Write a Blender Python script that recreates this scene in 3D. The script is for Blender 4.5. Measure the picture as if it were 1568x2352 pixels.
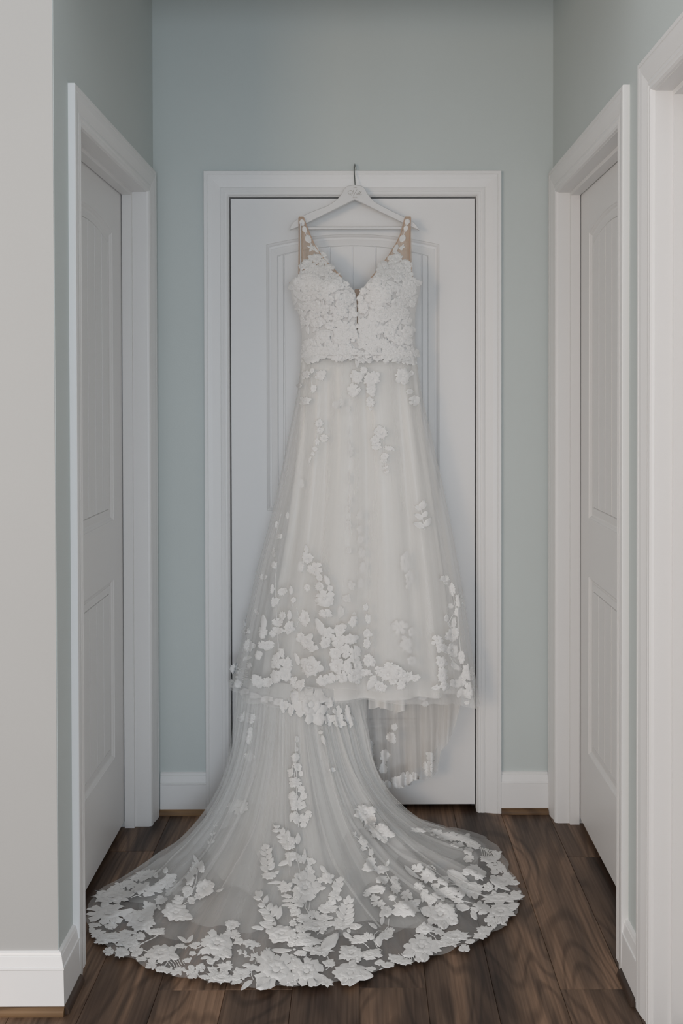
import bpy, bmesh, math, random
from mathutils import Vector, Matrix, noise
from mathutils.bvhtree import BVHTree
for _o in list(bpy.data.objects): bpy.data.objects.remove(_o)
SC = bpy.context.scene
COL = SC.collection
R0 = random.Random(7)
# ------------------------------------------------------------------ camera, world, lights, exposure
CH = 1.393
FPX, PCX, PCY = 2287.0, 837.7, 941.5
PITCH, ROLL, YAW = 0.0137, -0.0018, 0.0041
FW = Vector((math.sin(YAW)*math.cos(PITCH), math.cos(YAW)*math.cos(PITCH), -math.sin(PITCH)))
_rt = Vector((math.cos(YAW), -math.sin(YAW), 0)); _up = _rt.cross(FW)
RT = _rt*math.cos(ROLL) + _up*math.sin(ROLL); UP = _up*math.cos(ROLL) - _rt*math.sin(ROLL)
CAMP = Vector((0, 0, CH))
cd = bpy.data.cameras.new('camera'); cam = bpy.data.objects.new('camera', cd); COL.objects.link(cam)
cam.matrix_world = Matrix(((RT.x, UP.x, -FW.x, 0), (RT.y, UP.y, -FW.y, 0), (RT.z, UP.z, -FW.z, CH), (0, 0, 0, 1)))
cd.sensor_fit = 'VERTICAL'; cd.sensor_height = 36; cd.lens = FPX*36/2352
cd.shift_x = (784-PCX)/2352; cd.shift_y = (PCY-1176)/2352
cd.clip_start = .05; cd.clip_end = 60
SC.camera = cam
SC.view_settings.view_transform = 'Standard'; SC.view_settings.look = 'None'
SC.view_settings.gamma = 1; SC.view_settings.use_curve_mapping = False
SC.view_settings.exposure = 0.0
SC.cycles.transparent_max_bounces = 40
SC.cycles.max_bounces = 8; SC.cycles.diffuse_bounces = 5
w = bpy.data.worlds.new('world'); SC.world = w; w.use_nodes = True
w.node_tree.nodes['Background'].inputs[0].default_value = (.93, .96, 1.0, 1)
w.node_tree.nodes['Background'].inputs[1].default_value = .71
def area(name, loc, target, size, size_y, power, color):
    l = bpy.data.lights.new(name, 'AREA'); l.shape = 'RECTANGLE'; l.size = size; l.size_y = size_y
    l.energy = power; l.color = color
    o = bpy.data.objects.new(name, l); COL.objects.link(o); o.location = loc
    o.rotation_euler = (Vector(target)-Vector(loc)).to_track_quat('-Z', 'Y').to_euler()
    return o
area('room_window_light', (.30, -4.2, .95), (-.15, 3.3, .5), 2.6, 1.5, 92, (.80, .90, 1.0))
area('left_room_fill_light', (-2.75, .35, 1.25), (.64, 2.7, 1.1), 1.3, 1.6, 12.0, (1.0, .97, .93))  # added fill standing in for bounced light; brightens the right wall and doors
area('warm_room_lamp', (-2.5, -1.9, 1.7), (.45, 3.0, .8), 1.0, 1.0, 37, (1.0, .73, .50))

def ray(px, py): return (FW + RT*((px-PCX)/FPX) - UP*((py-PCY)/FPX))
def onY(px, py, Y): d = ray(px, py); return CAMP + d*(Y/d.y)
def onZ(px, py, Z=0.0): d = ray(px, py); return CAMP + d*((Z-CH)/d.z)
def clamp(x, a=0., b=1.): return max(a, min(b, x))
def sstep(a, b, x): t = clamp((x-a)/(b-a)); return t*t*(3-2*t)
def lerp(a, b, t): return a+(b-a)*t
def curve(pts, t):
    """piecewise-linear lookup: pts = [(key, value...)] sorted by key"""
    if t <= pts[0][0]: return pts[0][1]
    for i in range(len(pts)-1):
        if t <= pts[i+1][0]:
            k = (t-pts[i][0])/(pts[i+1][0]-pts[i][0]); return lerp(pts[i][1], pts[i+1][1], k)
    return pts[-1][1]
def fbm(x, y, z=0.0): return noise.fractal(Vector((x, y, z)), 1.0, 2.0, 3)

# ------------------------------------------------------------------ materials
def new_mat(name):
    m = bpy.data.materials.new(name); m.use_nodes = True; nt = m.node_tree; nt.nodes.clear()
    out = nt.nodes.new('ShaderNodeOutputMaterial')
    return m, nt, out
def N(nt, t, **kw):
    n = nt.nodes.new(t)
    for k, v in kw.items(): setattr(n, k, v)
    return n
def paint(name, col, rough=.5, bump=.02, scale=260, spec=.35, var=.03):
    m, nt, out = new_mat(name); L = nt.links.new
    b = N(nt, 'ShaderNodeBsdfPrincipled'); L(b.outputs[0], out.inputs[0])
    b.inputs['Roughness'].default_value = rough; b.inputs['Specular IOR Level'].default_value = spec
    tc = N(nt, 'ShaderNodeTexCoord')
    n1 = N(nt, 'ShaderNodeTexNoise'); n1.inputs['Scale'].default_value = 2.3; n1.inputs['Detail'].default_value = 3; L(tc.outputs['Object'], n1.inputs['Vector'])
    mx = N(nt, 'ShaderNodeMix', data_type='RGBA'); L(n1.outputs[0], mx.inputs['Factor'])
    mx.inputs['A'].default_value = [c*(1-var) for c in col]+[1]; mx.inputs['B'].default_value = [min(1, c*(1+var)) for c in col]+[1]
    L(mx.outputs['Result'], b.inputs['Base Color'])
    n2 = N(nt, 'ShaderNodeTexNoise'); n2.inputs['Scale'].default_value = scale; L(tc.outputs['Object'], n2.inputs['Vector'])
    bp = N(nt, 'ShaderNodeBump'); bp.inputs['Strength'].default_value = bump; bp.inputs['Distance'].default_value = .002
    L(n2.outputs[0], bp.inputs['Height']); L(bp.outputs[0], b.inputs['Normal'])
    return m
M = {}
M['wall'] = paint('blue_grey_wall_paint', (.60, .645, .635), .65, .10, 240, .2)
M['wall_white'] = paint('off_white_wall_paint', (.50, .497, .485), .65, .10, 240, .2)
M['trim'] = paint('white_trim_paint', (.82, .815, .81), .38, .03, 90, .35, .015)
M['leaf'] = paint('white_door_paint', (.80, .795, .79), .38, .06, 120, .35, .015)
M['ceiling'] = paint('ceiling_paint', (.55, .55, .54), .8, .1, 150, .1)
M['hanger'] = paint('white_hanger_paint', (.74, .735, .73), .3, .02, 90, .4)
M['dark'] = paint('dark_shade_backing', (.03, .03, .03), .9, .02)  # near black: shade behind doors put into colour; also under the planks

def wood_mat(name, c0, c1, c2, rough=.42, shoe=False, axis='Y'):
    m, nt, out = new_mat(name); L = nt.links.new
    b = N(nt, 'ShaderNodeBsdfPrincipled'); L(b.outputs[0], out.inputs[0])
    b.inputs['Specular IOR Level'].default_value = .3
    tc = N(nt, 'ShaderNodeTexCoord'); oi = N(nt, 'ShaderNodeObjectInfo')
    mu = N(nt, 'ShaderNodeMath', operation='MULTIPLY'); L(oi.outputs['Random'], mu.inputs[0]); mu.inputs[1].default_value = 37.0
    cx = N(nt, 'ShaderNodeCombineXYZ'); L(mu.outputs[0], cx.inputs[0]); L(mu.outputs[0], cx.inputs[1])
    ad = N(nt, 'ShaderNodeVectorMath', operation='ADD'); L(tc.outputs['Object'], ad.inputs[0]); L(cx.outputs[0], ad.inputs[1])
    def mapped(sx, sy):
        mp = N(nt, 'ShaderNodeMapping'); L(ad.outputs[0], mp.inputs['Vector'])
        mp.inputs['Scale'].default_value = (sx, sy, 1) if axis == 'Y' else (sy, sx, 1); return mp
    # broad figure -> cathedral rings
    m1 = mapped(5.0, .95)
    n1 = N(nt, 'ShaderNodeTexNoise'); n1.inputs['Scale'].default_value = 1.0; n1.inputs['Detail'].default_value = 1.5; n1.inputs['Distortion'].default_value = .35
    L(m1.outputs[0], n1.inputs['Vector'])
    k = N(nt, 'ShaderNodeMath', operation='MULTIPLY'); L(n1.outputs[0], k.inputs[0]); k.inputs[1].default_value = 95.0
    s = N(nt, 'ShaderNodeMath', operation='SINE'); L(k.outputs[0], s.inputs[0])
    s2 = N(nt, 'ShaderNodeMapRange'); L(s.outputs[0], s2.inputs[0]); s2.inputs[1].default_value = -1; s2.inputs[2].default_value = 1
    # fine fibres
    m2 = mapped(150, 3.2)
    n2 = N(nt, 'ShaderNodeTexNoise'); n2.inputs['Scale'].default_value = 1.0; n2.inputs['Detail'].default_value = 4; L(m2.outputs[0], n2.inputs['Vector'])
    # tone patches
    m3 = mapped(8.5, .9)
    n3 = N(nt, 'ShaderNodeTexNoise'); n3.inputs['Scale'].default_value = 1.0; n3.inputs['Detail'].default_value = 3; n3.inputs['Distortion'].default_value = .9; L(m3.outputs[0], n3.inputs['Vector'])
    r = N(nt, 'ShaderNodeValToRGB'); e = r.color_ramp.elements
    e[0].position = .36; e[0].color = (*c0, 1); e[1].position = .64; e[1].color = (*c2, 1)
    q = e.new(.48); q.color = (*c1, 1)
    a1 = N(nt, 'ShaderNodeMath', operation='MULTIPLY_ADD'); L(oi.outputs['Random'], a1.inputs[0]); a1.inputs[1].default_value = .12; a1.inputs[2].default_value = -.05
    a2 = N(nt, 'ShaderNodeMath', operation='ADD'); L(n3.outputs[0], a2.inputs[0]); L(a1.outputs[0], a2.inputs[1])
    L(a2.outputs[0], r.inputs[0])
    mxa = N(nt, 'ShaderNodeMix', data_type='RGBA', blend_type='MULTIPLY'); mxa.inputs['Factor'].default_value = .58
    L(r.outputs[0], mxa.inputs['A'])
    r2 = N(nt, 'ShaderNodeValToRGB'); L(s2.outputs[0], r2.inputs[0]); r2.color_ramp.elements[0].color = (.35, .32, .3, 1); r2.color_ramp.elements[1].color = (1.0, 1.0, 1.0, 1); r2.color_ramp.elements[1].position = .45
    L(r2.outputs[0], mxa.inputs['B'])
    mxb = N(nt, 'ShaderNodeMix', data_type='RGBA', blend_type='MULTIPLY'); mxb.inputs['Factor'].default_value = .75
    L(mxa.outputs['Result'], mxb.inputs['A'])
    r3 = N(nt, 'ShaderNodeValToRGB'); L(n2.outputs[0], r3.inputs[0]); r3.color_ramp.elements[0].position = .3; r3.color_ramp.elements[0].color = (.55, .52, .5, 1); r3.color_ramp.elements[1].position = .62; r3.color_ramp.elements[1].color = (1.15, 1.15, 1.15, 1)
    L(r3.outputs[0], mxb.inputs['B'])
    L(mxb.outputs['Result'], b.inputs['Base Color'])
    rr = N(nt, 'ShaderNodeMapRange'); L(n2.outputs[0], rr.inputs[0]); rr.inputs[3].default_value = rough+.12; rr.inputs[4].default_value = rough-.06; L(rr.outputs[0], b.inputs['Roughness'])
    bp = N(nt, 'ShaderNodeBump'); bp.inputs['Strength'].default_value = .25; bp.inputs['Distance'].default_value = .0006; L(n2.outputs[0], bp.inputs['Height']); L(bp.outputs[0], b.inputs['Normal'])
    return m
M['wood'] = wood_mat('walnut_plank', (.054, .032, .022), (.112, .070, .047), (.26, .158, .10))
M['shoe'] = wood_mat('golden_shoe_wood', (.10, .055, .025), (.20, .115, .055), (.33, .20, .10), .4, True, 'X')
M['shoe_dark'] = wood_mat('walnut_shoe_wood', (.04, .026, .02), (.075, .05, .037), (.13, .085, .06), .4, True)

def fabric(name, col, alpha=1.0, trans=.3, rough=1.0, streak=0.0, edge=0.0, bump=.2, bscale=900, satin=False, streak_scale=(70, 70, 1.2)):
    m, nt, out = new_mat(name); L = nt.links.new
    tc = N(nt, 'ShaderNodeTexCoord')
    nz = N(nt, 'ShaderNodeTexNoise'); nz.inputs['Scale'].default_value = bscale; nz.inputs['Detail'].default_value = 2; L(tc.outputs['Object'], nz.inputs['Vector'])
    bp = N(nt, 'ShaderNodeBump'); bp.inputs['Strength'].default_value = bump; bp.inputs['Distance'].default_value = .001; L(nz.outputs[0], bp.inputs['Height'])
    if satin:
        d = N(nt, 'ShaderNodeBsdfPrincipled'); d.inputs['Base Color'].default_value = (*col, 1); d.inputs['Roughness'].default_value = rough
        d.inputs['Specular IOR Level'].default_value = .5; L(bp.outputs[0], d.inputs['Normal'])
    else:
        d = N(nt, 'ShaderNodeBsdfDiffuse'); d.inputs['Color'].default_value = (*col, 1); L(bp.outputs[0], d.inputs['Normal'])
    t = N(nt, 'ShaderNodeBsdfTranslucent'); t.inputs['Color'].default_value = (*col, 1)
    mx = N(nt, 'ShaderNodeMixShader'); mx.inputs[0].default_value = trans; L(d.outputs[0], mx.inputs[1]); L(t.outputs[0], mx.inputs[2])
    if alpha >= 1: L(mx.outputs[0], out.inputs[0]); return m
    tr = N(nt, 'ShaderNodeBsdfTransparent')
    fac = N(nt, 'ShaderNodeMath', operation='ADD', use_clamp=True); fac.inputs[0].default_value = alpha; fac.inputs[1].default_value = 0
    mp = N(nt, 'ShaderNodeMapping'); mp.inputs['Scale'].default_value = streak_scale; L(tc.outputs['UV'], mp.inputs['Vector'])
    ns = N(nt, 'ShaderNodeTexNoise'); ns.inputs['Scale'].default_value = 1; ns.inputs['Detail'].default_value = 4; L(mp.outputs[0], ns.inputs['Vector'])
    mr = N(nt, 'ShaderNodeMapRange'); L(ns.outputs[0], mr.inputs[0]); mr.inputs[1].default_value = .3; mr.inputs[2].default_value = .7; mr.inputs[3].default_value = -streak; mr.inputs[4].default_value = streak
    f1 = N(nt, 'ShaderNodeMath', operation='ADD'); L(mr.outputs[0], f1.inputs[0]); f1.inputs[1].default_value = alpha
    lw = N(nt, 'ShaderNodeLayerWeight'); lw.inputs['Blend'].default_value = .5
    pw = N(nt, 'ShaderNodeMath', operation='POWER'); L(lw.outputs['Facing'], pw.inputs[0]); pw.inputs[1].default_value = 3.0
    f2 = N(nt, 'ShaderNodeMath', operation='MULTIPLY_ADD', use_clamp=True); L(pw.outputs[0], f2.inputs[0]); f2.inputs[1].default_value = edge; L(f1.outputs[0], f2.inputs[2])
    m2 = N(nt, 'ShaderNodeMixShader'); L(f2.outputs[0], m2.inputs[0]); L(tr.outputs[0], m2.inputs[1]); L(mx.outputs[0], m2.inputs[2])
    L(m2.outputs[0], out.inputs[0])
    return m
M['lace'] = fabric('white_lace', (.90, .892, .88), 1, .08, bump=.9, bscale=700)
M['lace_thread'] = fabric('white_thread', (.88, .875, .865), 1, .12, bump=.2)
M['satin'] = fabric('ivory_satin', (.90, .885, .86), 1, .06, .27, bump=.05, satin=True)
M['tulle_skirt'] = fabric('skirt_tulle', (.95, .945, .93), .27, .18, streak=.035, edge=.12, streak_scale=(40, .8, 1))
M['tulle_train'] = fabric('train_tulle', (.95, .95, .94), .24, .18, streak=.05, edge=.14, streak_scale=(22, .9, 1))
M['tulle_inner'] = fabric('inner_tulle', (.95, .95, .94), .44, .18, streak=.09, edge=.12, streak_scale=(14, 1.0, 1))
M['tulle_warm'] = fabric('underskirt_tulle', (.93, .90, .865), .36, .25, streak=.07, edge=.15, streak_scale=(30, 1, 1))
M['bodice'] = fabric('bodice_lining', (.86, .85, .835), 1, .2, bump=.3)
M['nude'] = fabric('nude_mesh', (.72, .55, .42), .60, .35, streak=.15, edge=.3, streak_scale=(40, 1, 1))
M['nude_trim'] = fabric('nude_binding', (.70, .52, .40), 1, .2, bump=.2)
M['ribbon'] = fabric('white_ribbon', (.82, .82, .82), 1, .1, .35, bump=.05, satin=True)
def glossy(name, col, metal, rough):
    m, nt, out = new_mat(name); b = N(nt, 'ShaderNodeBsdfPrincipled'); nt.links.new(b.outputs[0], out.inputs[0])
    b.inputs['Base Color'].default_value = (*col, 1); b.inputs['Metallic'].default_value = metal; b.inputs['Roughness'].default_value = rough
    return m
M['steel'] = glossy('chrome_steel', (.42, .44, .43), 1.0, .28)
M['bead'] = glossy('crystal_bead', (.95, .95, .95), .0, .08)
M['bead'].node_tree.nodes['Principled BSDF'].inputs['Specular IOR Level'].default_value = 1.0
M['engrave'] = glossy('engraved_lettering', (.42, .39, .34), 0, .7)

# ------------------------------------------------------------------ mesh helpers
def link(name, verts, faces, mat, parent=None, smooth=False, loc=None, rot=None, uv=None):
    me = bpy.data.meshes.new(name); me.from_pydata([tuple(v) for v in verts], [], faces); me.validate(); me.update()
    if mat is not None: me.materials.append(mat)
    if smooth:
        for p in me.polygons: p.use_smooth = True
    if uv:
        ul = me.uv_layers.new(name='UVMap')
        for lp in me.loops: ul.data[lp.index].uv = uv[lp.vertex_index]
    o = bpy.data.objects.new(name, me); COL.objects.link(o)
    if parent is not None: o.parent = parent
    if loc: o.location = loc
    if rot: o.rotation_euler = rot
    return o
def empty(name, loc=(0, 0, 0), rz=0, **props):
    o = bpy.data.objects.new(name, None); COL.objects.link(o); o.location = loc; o.rotation_euler = (0, 0, rz); o.empty_display_size = .1
    for k, v in props.items(): o[k] = v
    return o
def setp(o, **props):
    for k, v in props.items(): o[k] = v
    return o
class MB:
    def __init__(s): s.v = []; s.f = []
    def box(s, a, b):
        n = len(s.v); x0, y0, z0 = a; x1, y1, z1 = b
        s.v += [(x0, y0, z0), (x1, y0, z0), (x1, y1, z0), (x0, y1, z0), (x0, y0, z1), (x1, y0, z1), (x1, y1, z1), (x0, y1, z1)]
        s.f += [tuple(n+i for i in q) for q in ((0, 3, 2, 1), (4, 5, 6, 7), (0, 1, 5, 4), (1, 2, 6, 5), (2, 3, 7, 6), (3, 0, 4, 7))]
        return s
    def strip(s, rows, closed=False):
        n = len(s.v); c = len(rows[0])
        for r in rows: s.v += list(r)
        for i in range(len(rows)-1):
            for j in range(c if closed else c-1):
                k = (j+1) % c
                s.f.append((n+i*c+j, n+i*c+k, n+(i+1)*c+k, n+(i+1)*c+j))
        return s
    def poly(s, pts): n = len(s.v); s.v += list(pts); s.f.append(tuple(range(n, n+len(pts)))); return s
    def tube(s, pts, rad, sides=8, cap=True):
        pts = [Vector(p) for p in pts]; rows = []
        for i, p in enumerate(pts):
            t = (pts[min(i+1, len(pts)-1)]-pts[max(i-1, 0)]).normalized()
            a = t.cross(Vector((0, 1, 0)));
            if a.length < .1: a = t.cross(Vector((1, 0, 0)))
            a.normalize(); b = t.cross(a); r = rad[i] if isinstance(rad, (list, tuple)) else rad
            rows.append([p+a*(r*math.cos(2*math.pi*k/sides))+b*(r*math.sin(2*math.pi*k/sides)) for k in range(sides)])
        s.strip(rows, True)
        if cap: s.poly(rows[0][::-1]); s.poly(rows[-1])
        return s
    def make(s, name, mat, parent=None, **k): return link(name, s.v, s.f, mat, parent, **k)

# ------------------------------------------------------------------ the setting
XL, XR, YF, YC = -.688, .640, 3.318, 2.247     # left wall, right wall, far wall, corner of the front wall
CEIL = 2.86
CAS = .086
JMB = .0815
FARTOP, SIDETOP = 2.139, 2.132
fa, fb = -.5183, .4667                          # far casing outer edges
LY0, LY1 = 2.357, 3.292
RY0, RY1 = 2.372, 3.307
SY0, SY1 = 1.31, 2.247                          # nearer right door
WT = .13
def wall(name, boxes, mat):
    b = MB()
    for q in boxes: b.box(*q)
    return setp(b.make(name, mat), kind='structure')
ow = CAS+.0                                      # the opening starts at the casing's inner edge
wall('wall_back', [((XL-WT, YF, -.02), (fa+ow-.02, YF+WT, CEIL)), ((fb-ow+.02, YF, -.02), (XR+WT, YF+WT, CEIL)), ((fa+ow-.02, YF, FARTOP-ow+.02), (fb-ow+.02, YF+WT, CEIL))], M['wall'])
wall('wall_left', [((XL-WT, YC, -.02), (XL, LY0+ow-.02, CEIL)), ((XL-WT, LY1-ow+.02, -.02), (XL, YF, CEIL)), ((XL-WT, LY0+ow-.02, SIDETOP-ow+.02), (XL, LY1-ow+.02, CEIL))], M['wall'])
wall('wall_right', [((XR, .9, -.02), (XR+WT, SY0+ow-.02, 3.2)), ((XR, SY1-ow+.02, -.02), (XR+WT, RY0+ow-.02, CEIL)), ((XR, RY1-ow+.02, -.02), (XR+WT, YF, CEIL)),
                    ((XR, SY0+ow-.02, SIDETOP-ow+.02), (XR+WT, SY1-ow+.02, 3.2)), ((XR, RY0+ow-.02, SIDETOP-ow+.02), (XR+WT, RY1-ow+.02, CEIL))], M['wall'])
wall('wall_front_and_added_header', [((-2.9, YC-.0015, -.02), (XL-.0015, YC+.11, 3.2)), ((XL-.0015, YC, 2.50), (XR, YC+.11, 3.2))], M['wall_white'])  # second box: unseen header added to shade the far wall's top
wall('ceiling', [((XL-WT, YC+.11, CEIL), (XR+WT, YF+WT, CEIL+.09))], M['ceiling'])
# closet behind the far door, closed backs behind the side doors, shade coloured in
b = MB(); b.box((-.6, YF+.55, -.02), (.6, YF+.6, 2.3)); b.box((-.62, YF+WT, -.02), (-.56, YF+.6, 2.3)); b.box((.5, YF+WT, -.02), (.56, YF+.6, 2.3)); b.box((-.62, YF+WT, 2.25), (.56, YF+.6, 2.3))
setp(b.make('wall_closet', M['dark']), kind='structure')
b = MB(); b.box((XL-WT-.35, LY0, -.02), (XL-WT-.3, LY1, 2.3)); b.box((XL-WT-.3, LY0-.05, -.02), (XL-WT, LY0+.02, 2.3)); b.box((XL-WT-.3, LY1-.02, -.02), (XL-WT, LY1+.05, 2.3)); b.box((XL-WT-.35, LY0-.05, 2.25), (XL-WT, LY1+.05, 2.3))
setp(b.make('wall_behind_left_door', M['dark']), kind='structure')
b = MB(); b.box((XR+WT+.3, SY0, -.02), (XR+WT+.35, RY1, 2.3)); b.box((XR+WT, SY0-.05, -.02), (XR+WT+.3, SY0+.02, 2.3)); b.box((XR+WT, RY1-.02, -.02), (XR+WT+.3, RY1+.05, 2.3)); b.box((XR+WT, SY0-.05, 2.25), (XR+WT+.35, RY1+.05, 2.3))
setp(b.make('wall_behind_right_doors', M['dark']), kind='structure')

# floor: slab + planks
fl = MB().box((-2.9, -1.2, -.03), (XR+WT+.35, YF+.6, -.0045)).make('floor', M['dark']); setp(fl, kind='structure')
SEAM0, PW = -.006, .1573
RF = random.Random(21)
JOINT = {0: 2.326, 3: 2.317, 4: 2.988, -5: 3.036, -3: 2.32, -2: 2.32, 2: 2.80, 1: 3.10, -1: 2.95, -4: 2.62}
PLEN = 1.22
for i in range(-19, 7):
    x0 = SEAM0+i*PW; x1 = x0+PW
    if x0 > XR+WT+.1: continue
    x1 = min(x1, XR+WT+.34)
    j = JOINT.get(i, 2.0+RF.random()*1.2)
    while j > -1.2+PLEN: j -= PLEN
    y = -1.2; ends = []
    while y < YF+.59:
        ends.append((y, min(j, YF+.6))); y = j; j += PLEN
    for (a, c) in ends:
        if c-a < .02: continue
        if c > YF-.05 and x0 < -1.0: continue
        cxp, cyp = (x0+x1)/2, (a+c)/2; hx, hy = (x1-x0)/2-.0003, (c-a)/2-.0003; bv = .0009
        v = []
        for z, q in ((-.004, 0), (-.0012, 0), (0, bv)):
            v += [(-hx+q, -hy+q, z), (hx-q, -hy+q, z), (hx-q, hy-q, z), (-hx+q, hy-q, z)]
        f = [(8, 9, 10, 11)]
        for k in (0, 4): f += [(k+n, k+(n+1) % 4, k+4+(n+1) % 4, k+4+n) for n in range(4)]
        link('plank', v, f, M['wood'], fl, loc=(cxp, cyp, 0))

# mouldings
def sweep(profile, path_fn, n): return None
CPROF = [(0, 0), (0, .0155), (.0015, .017), (.011, .017), (.0125, .0150), (.014, .0165), (.030, .0150), (.045, .0118), (.056, .0095), (.0575, .0080), (.059, .0098), (.068, .0108), (.073, .0085), (.0745, .0100), (.080, .0098), (.0845, .0060), (.086, .0)]
def casing(name, x0, x1, top, parent, mat):
    """U-shaped door casing in local coordinates: wall at y=0, proud towards -y"""
    b = MB(); rows = []
    for (d, h) in CPROF:
        d *= .0805/.086
        rows.append([(x0+d, -h, 0), (x0+d, -h, top-d), (x1-d, -h, top-d), (x1-d, -h, 0)])
    b.strip(rows)
    b.poly([(x0+d*.936, -h, 0) for d, h in CPROF]); b.poly([(x1-d*.936, -h, 0) for d, h in CPROF][::-1])
    return b.make(name, mat, parent)
BPROF = [(.0, .017), (.014, .017), (.0985, .015), (.1005, .0165), (.104, .0160), (.1052, .013), (.107, .0135), (.127, .0095), (.1285, .0075), (.130, .0085), (.1345, .0065), (.1375, .0)]
def baseboard(name, p, q, kind='structure'):
    """straight run along p->q (wall on the left-hand side of travel is behind); z0=.014"""
    p = Vector((*p, 0)); q = Vector((*q, 0)); t = (q-p).normalized(); n = Vector((t.y, -t.x, 0))
    b = MB(); rows = []
    prof = [(.012, 0.0)]+[(max(z, .012), y) for z, y in BPROF]
    for z, y in prof: rows.append([p+n*y+Vector((0, 0, z)), q+n*y+Vector((0, 0, z))])
    b.strip(rows); b.poly([r[0] for r in rows][::-1]); b.poly([r[1] for r in rows])
    o = b.make(name, M['trim']); o['kind'] = kind; return o
def shoe(name, p, q, mat, r=.018):
    p = Vector((*p, 0)); q = Vector((*q, 0)); t = (q-p).normalized(); n = Vector((t.y, -t.x, 0)); b = MB()
    prof = [(0, .017)]+[(r*math.sin(a), .017+r*.62*math.cos(a)) for a in [math.pi/2*k/6 for k in range(7)]]+[(r, .0)]
    rows = [[p+n*y+Vector((0, 0, z)), q+n*y+Vector((0, 0, z))] for z, y in prof]
    b.strip(rows); b.poly([r_[0] for r_ in rows][::-1]); b.poly([r_[1] for r_ in rows])
    o = b.make(name, mat); o['kind'] = 'structure'; return o
# n must point into the hall: travelling so that right-hand normal (t.y,-t.x) faces the hall
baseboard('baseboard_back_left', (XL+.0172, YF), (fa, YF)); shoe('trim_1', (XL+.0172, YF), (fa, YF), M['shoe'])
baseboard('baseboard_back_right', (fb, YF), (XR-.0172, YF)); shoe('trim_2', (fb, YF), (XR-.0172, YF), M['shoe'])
def mitred(name, pts, mat, prof):
    """profile swept along a polyline with mitred corners; right-hand side is the hall"""
    P = [Vector((*p, 0)) for p in pts]; rows = []
    for z, y in prof:
        row = []
        for i, p in enumerate(P):
            n1 = n2 = None
            if i > 0: t = (P[i]-P[i-1]).normalized(); n1 = Vector((t.y, -t.x, 0))
            if i < len(P)-1: t = (P[i+1]-P[i]).normalized(); n2 = Vector((t.y, -t.x, 0))
            n = n1 if n2 is None else n2 if n1 is None else (n1+n2)/(1+n1.dot(n2))
            row.append(p+n*y+Vector((0, 0, z)))
        rows.append(row)
    b = MB().strip(rows); b.poly([r[0] for r in rows][::-1]); b.poly([r[-1] for r in rows])
    o = b.make(name, mat); o['kind'] = 'structure'; return o
bp_ = [(.012, 0.)]+[(max(z, .012), y) for z, y in BPROF]
def sprof(r=.018): return [(0, .0165)]+[(r*math.sin(math.pi/2*k/6), .017+r*.62*math.cos(math.pi/2*k/6)) for k in range(7)]+[(r, .0)]
mitred('baseboard_left', [(-2.9, YC), (XL, YC), (XL, LY0)], M['trim'], bp_)
mitred('trim_3', [(-2.9, YC), (XL+.018, YC)], M['shoe'], sprof())
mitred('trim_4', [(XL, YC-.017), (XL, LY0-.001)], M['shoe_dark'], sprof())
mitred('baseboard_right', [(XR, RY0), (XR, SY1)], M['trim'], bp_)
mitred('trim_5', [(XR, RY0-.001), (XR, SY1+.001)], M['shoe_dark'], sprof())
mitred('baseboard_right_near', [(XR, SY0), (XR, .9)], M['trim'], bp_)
mitred('trim_6', [(XR, SY0-.001), (XR, .9)], M['shoe_dark'], sprof())

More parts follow.
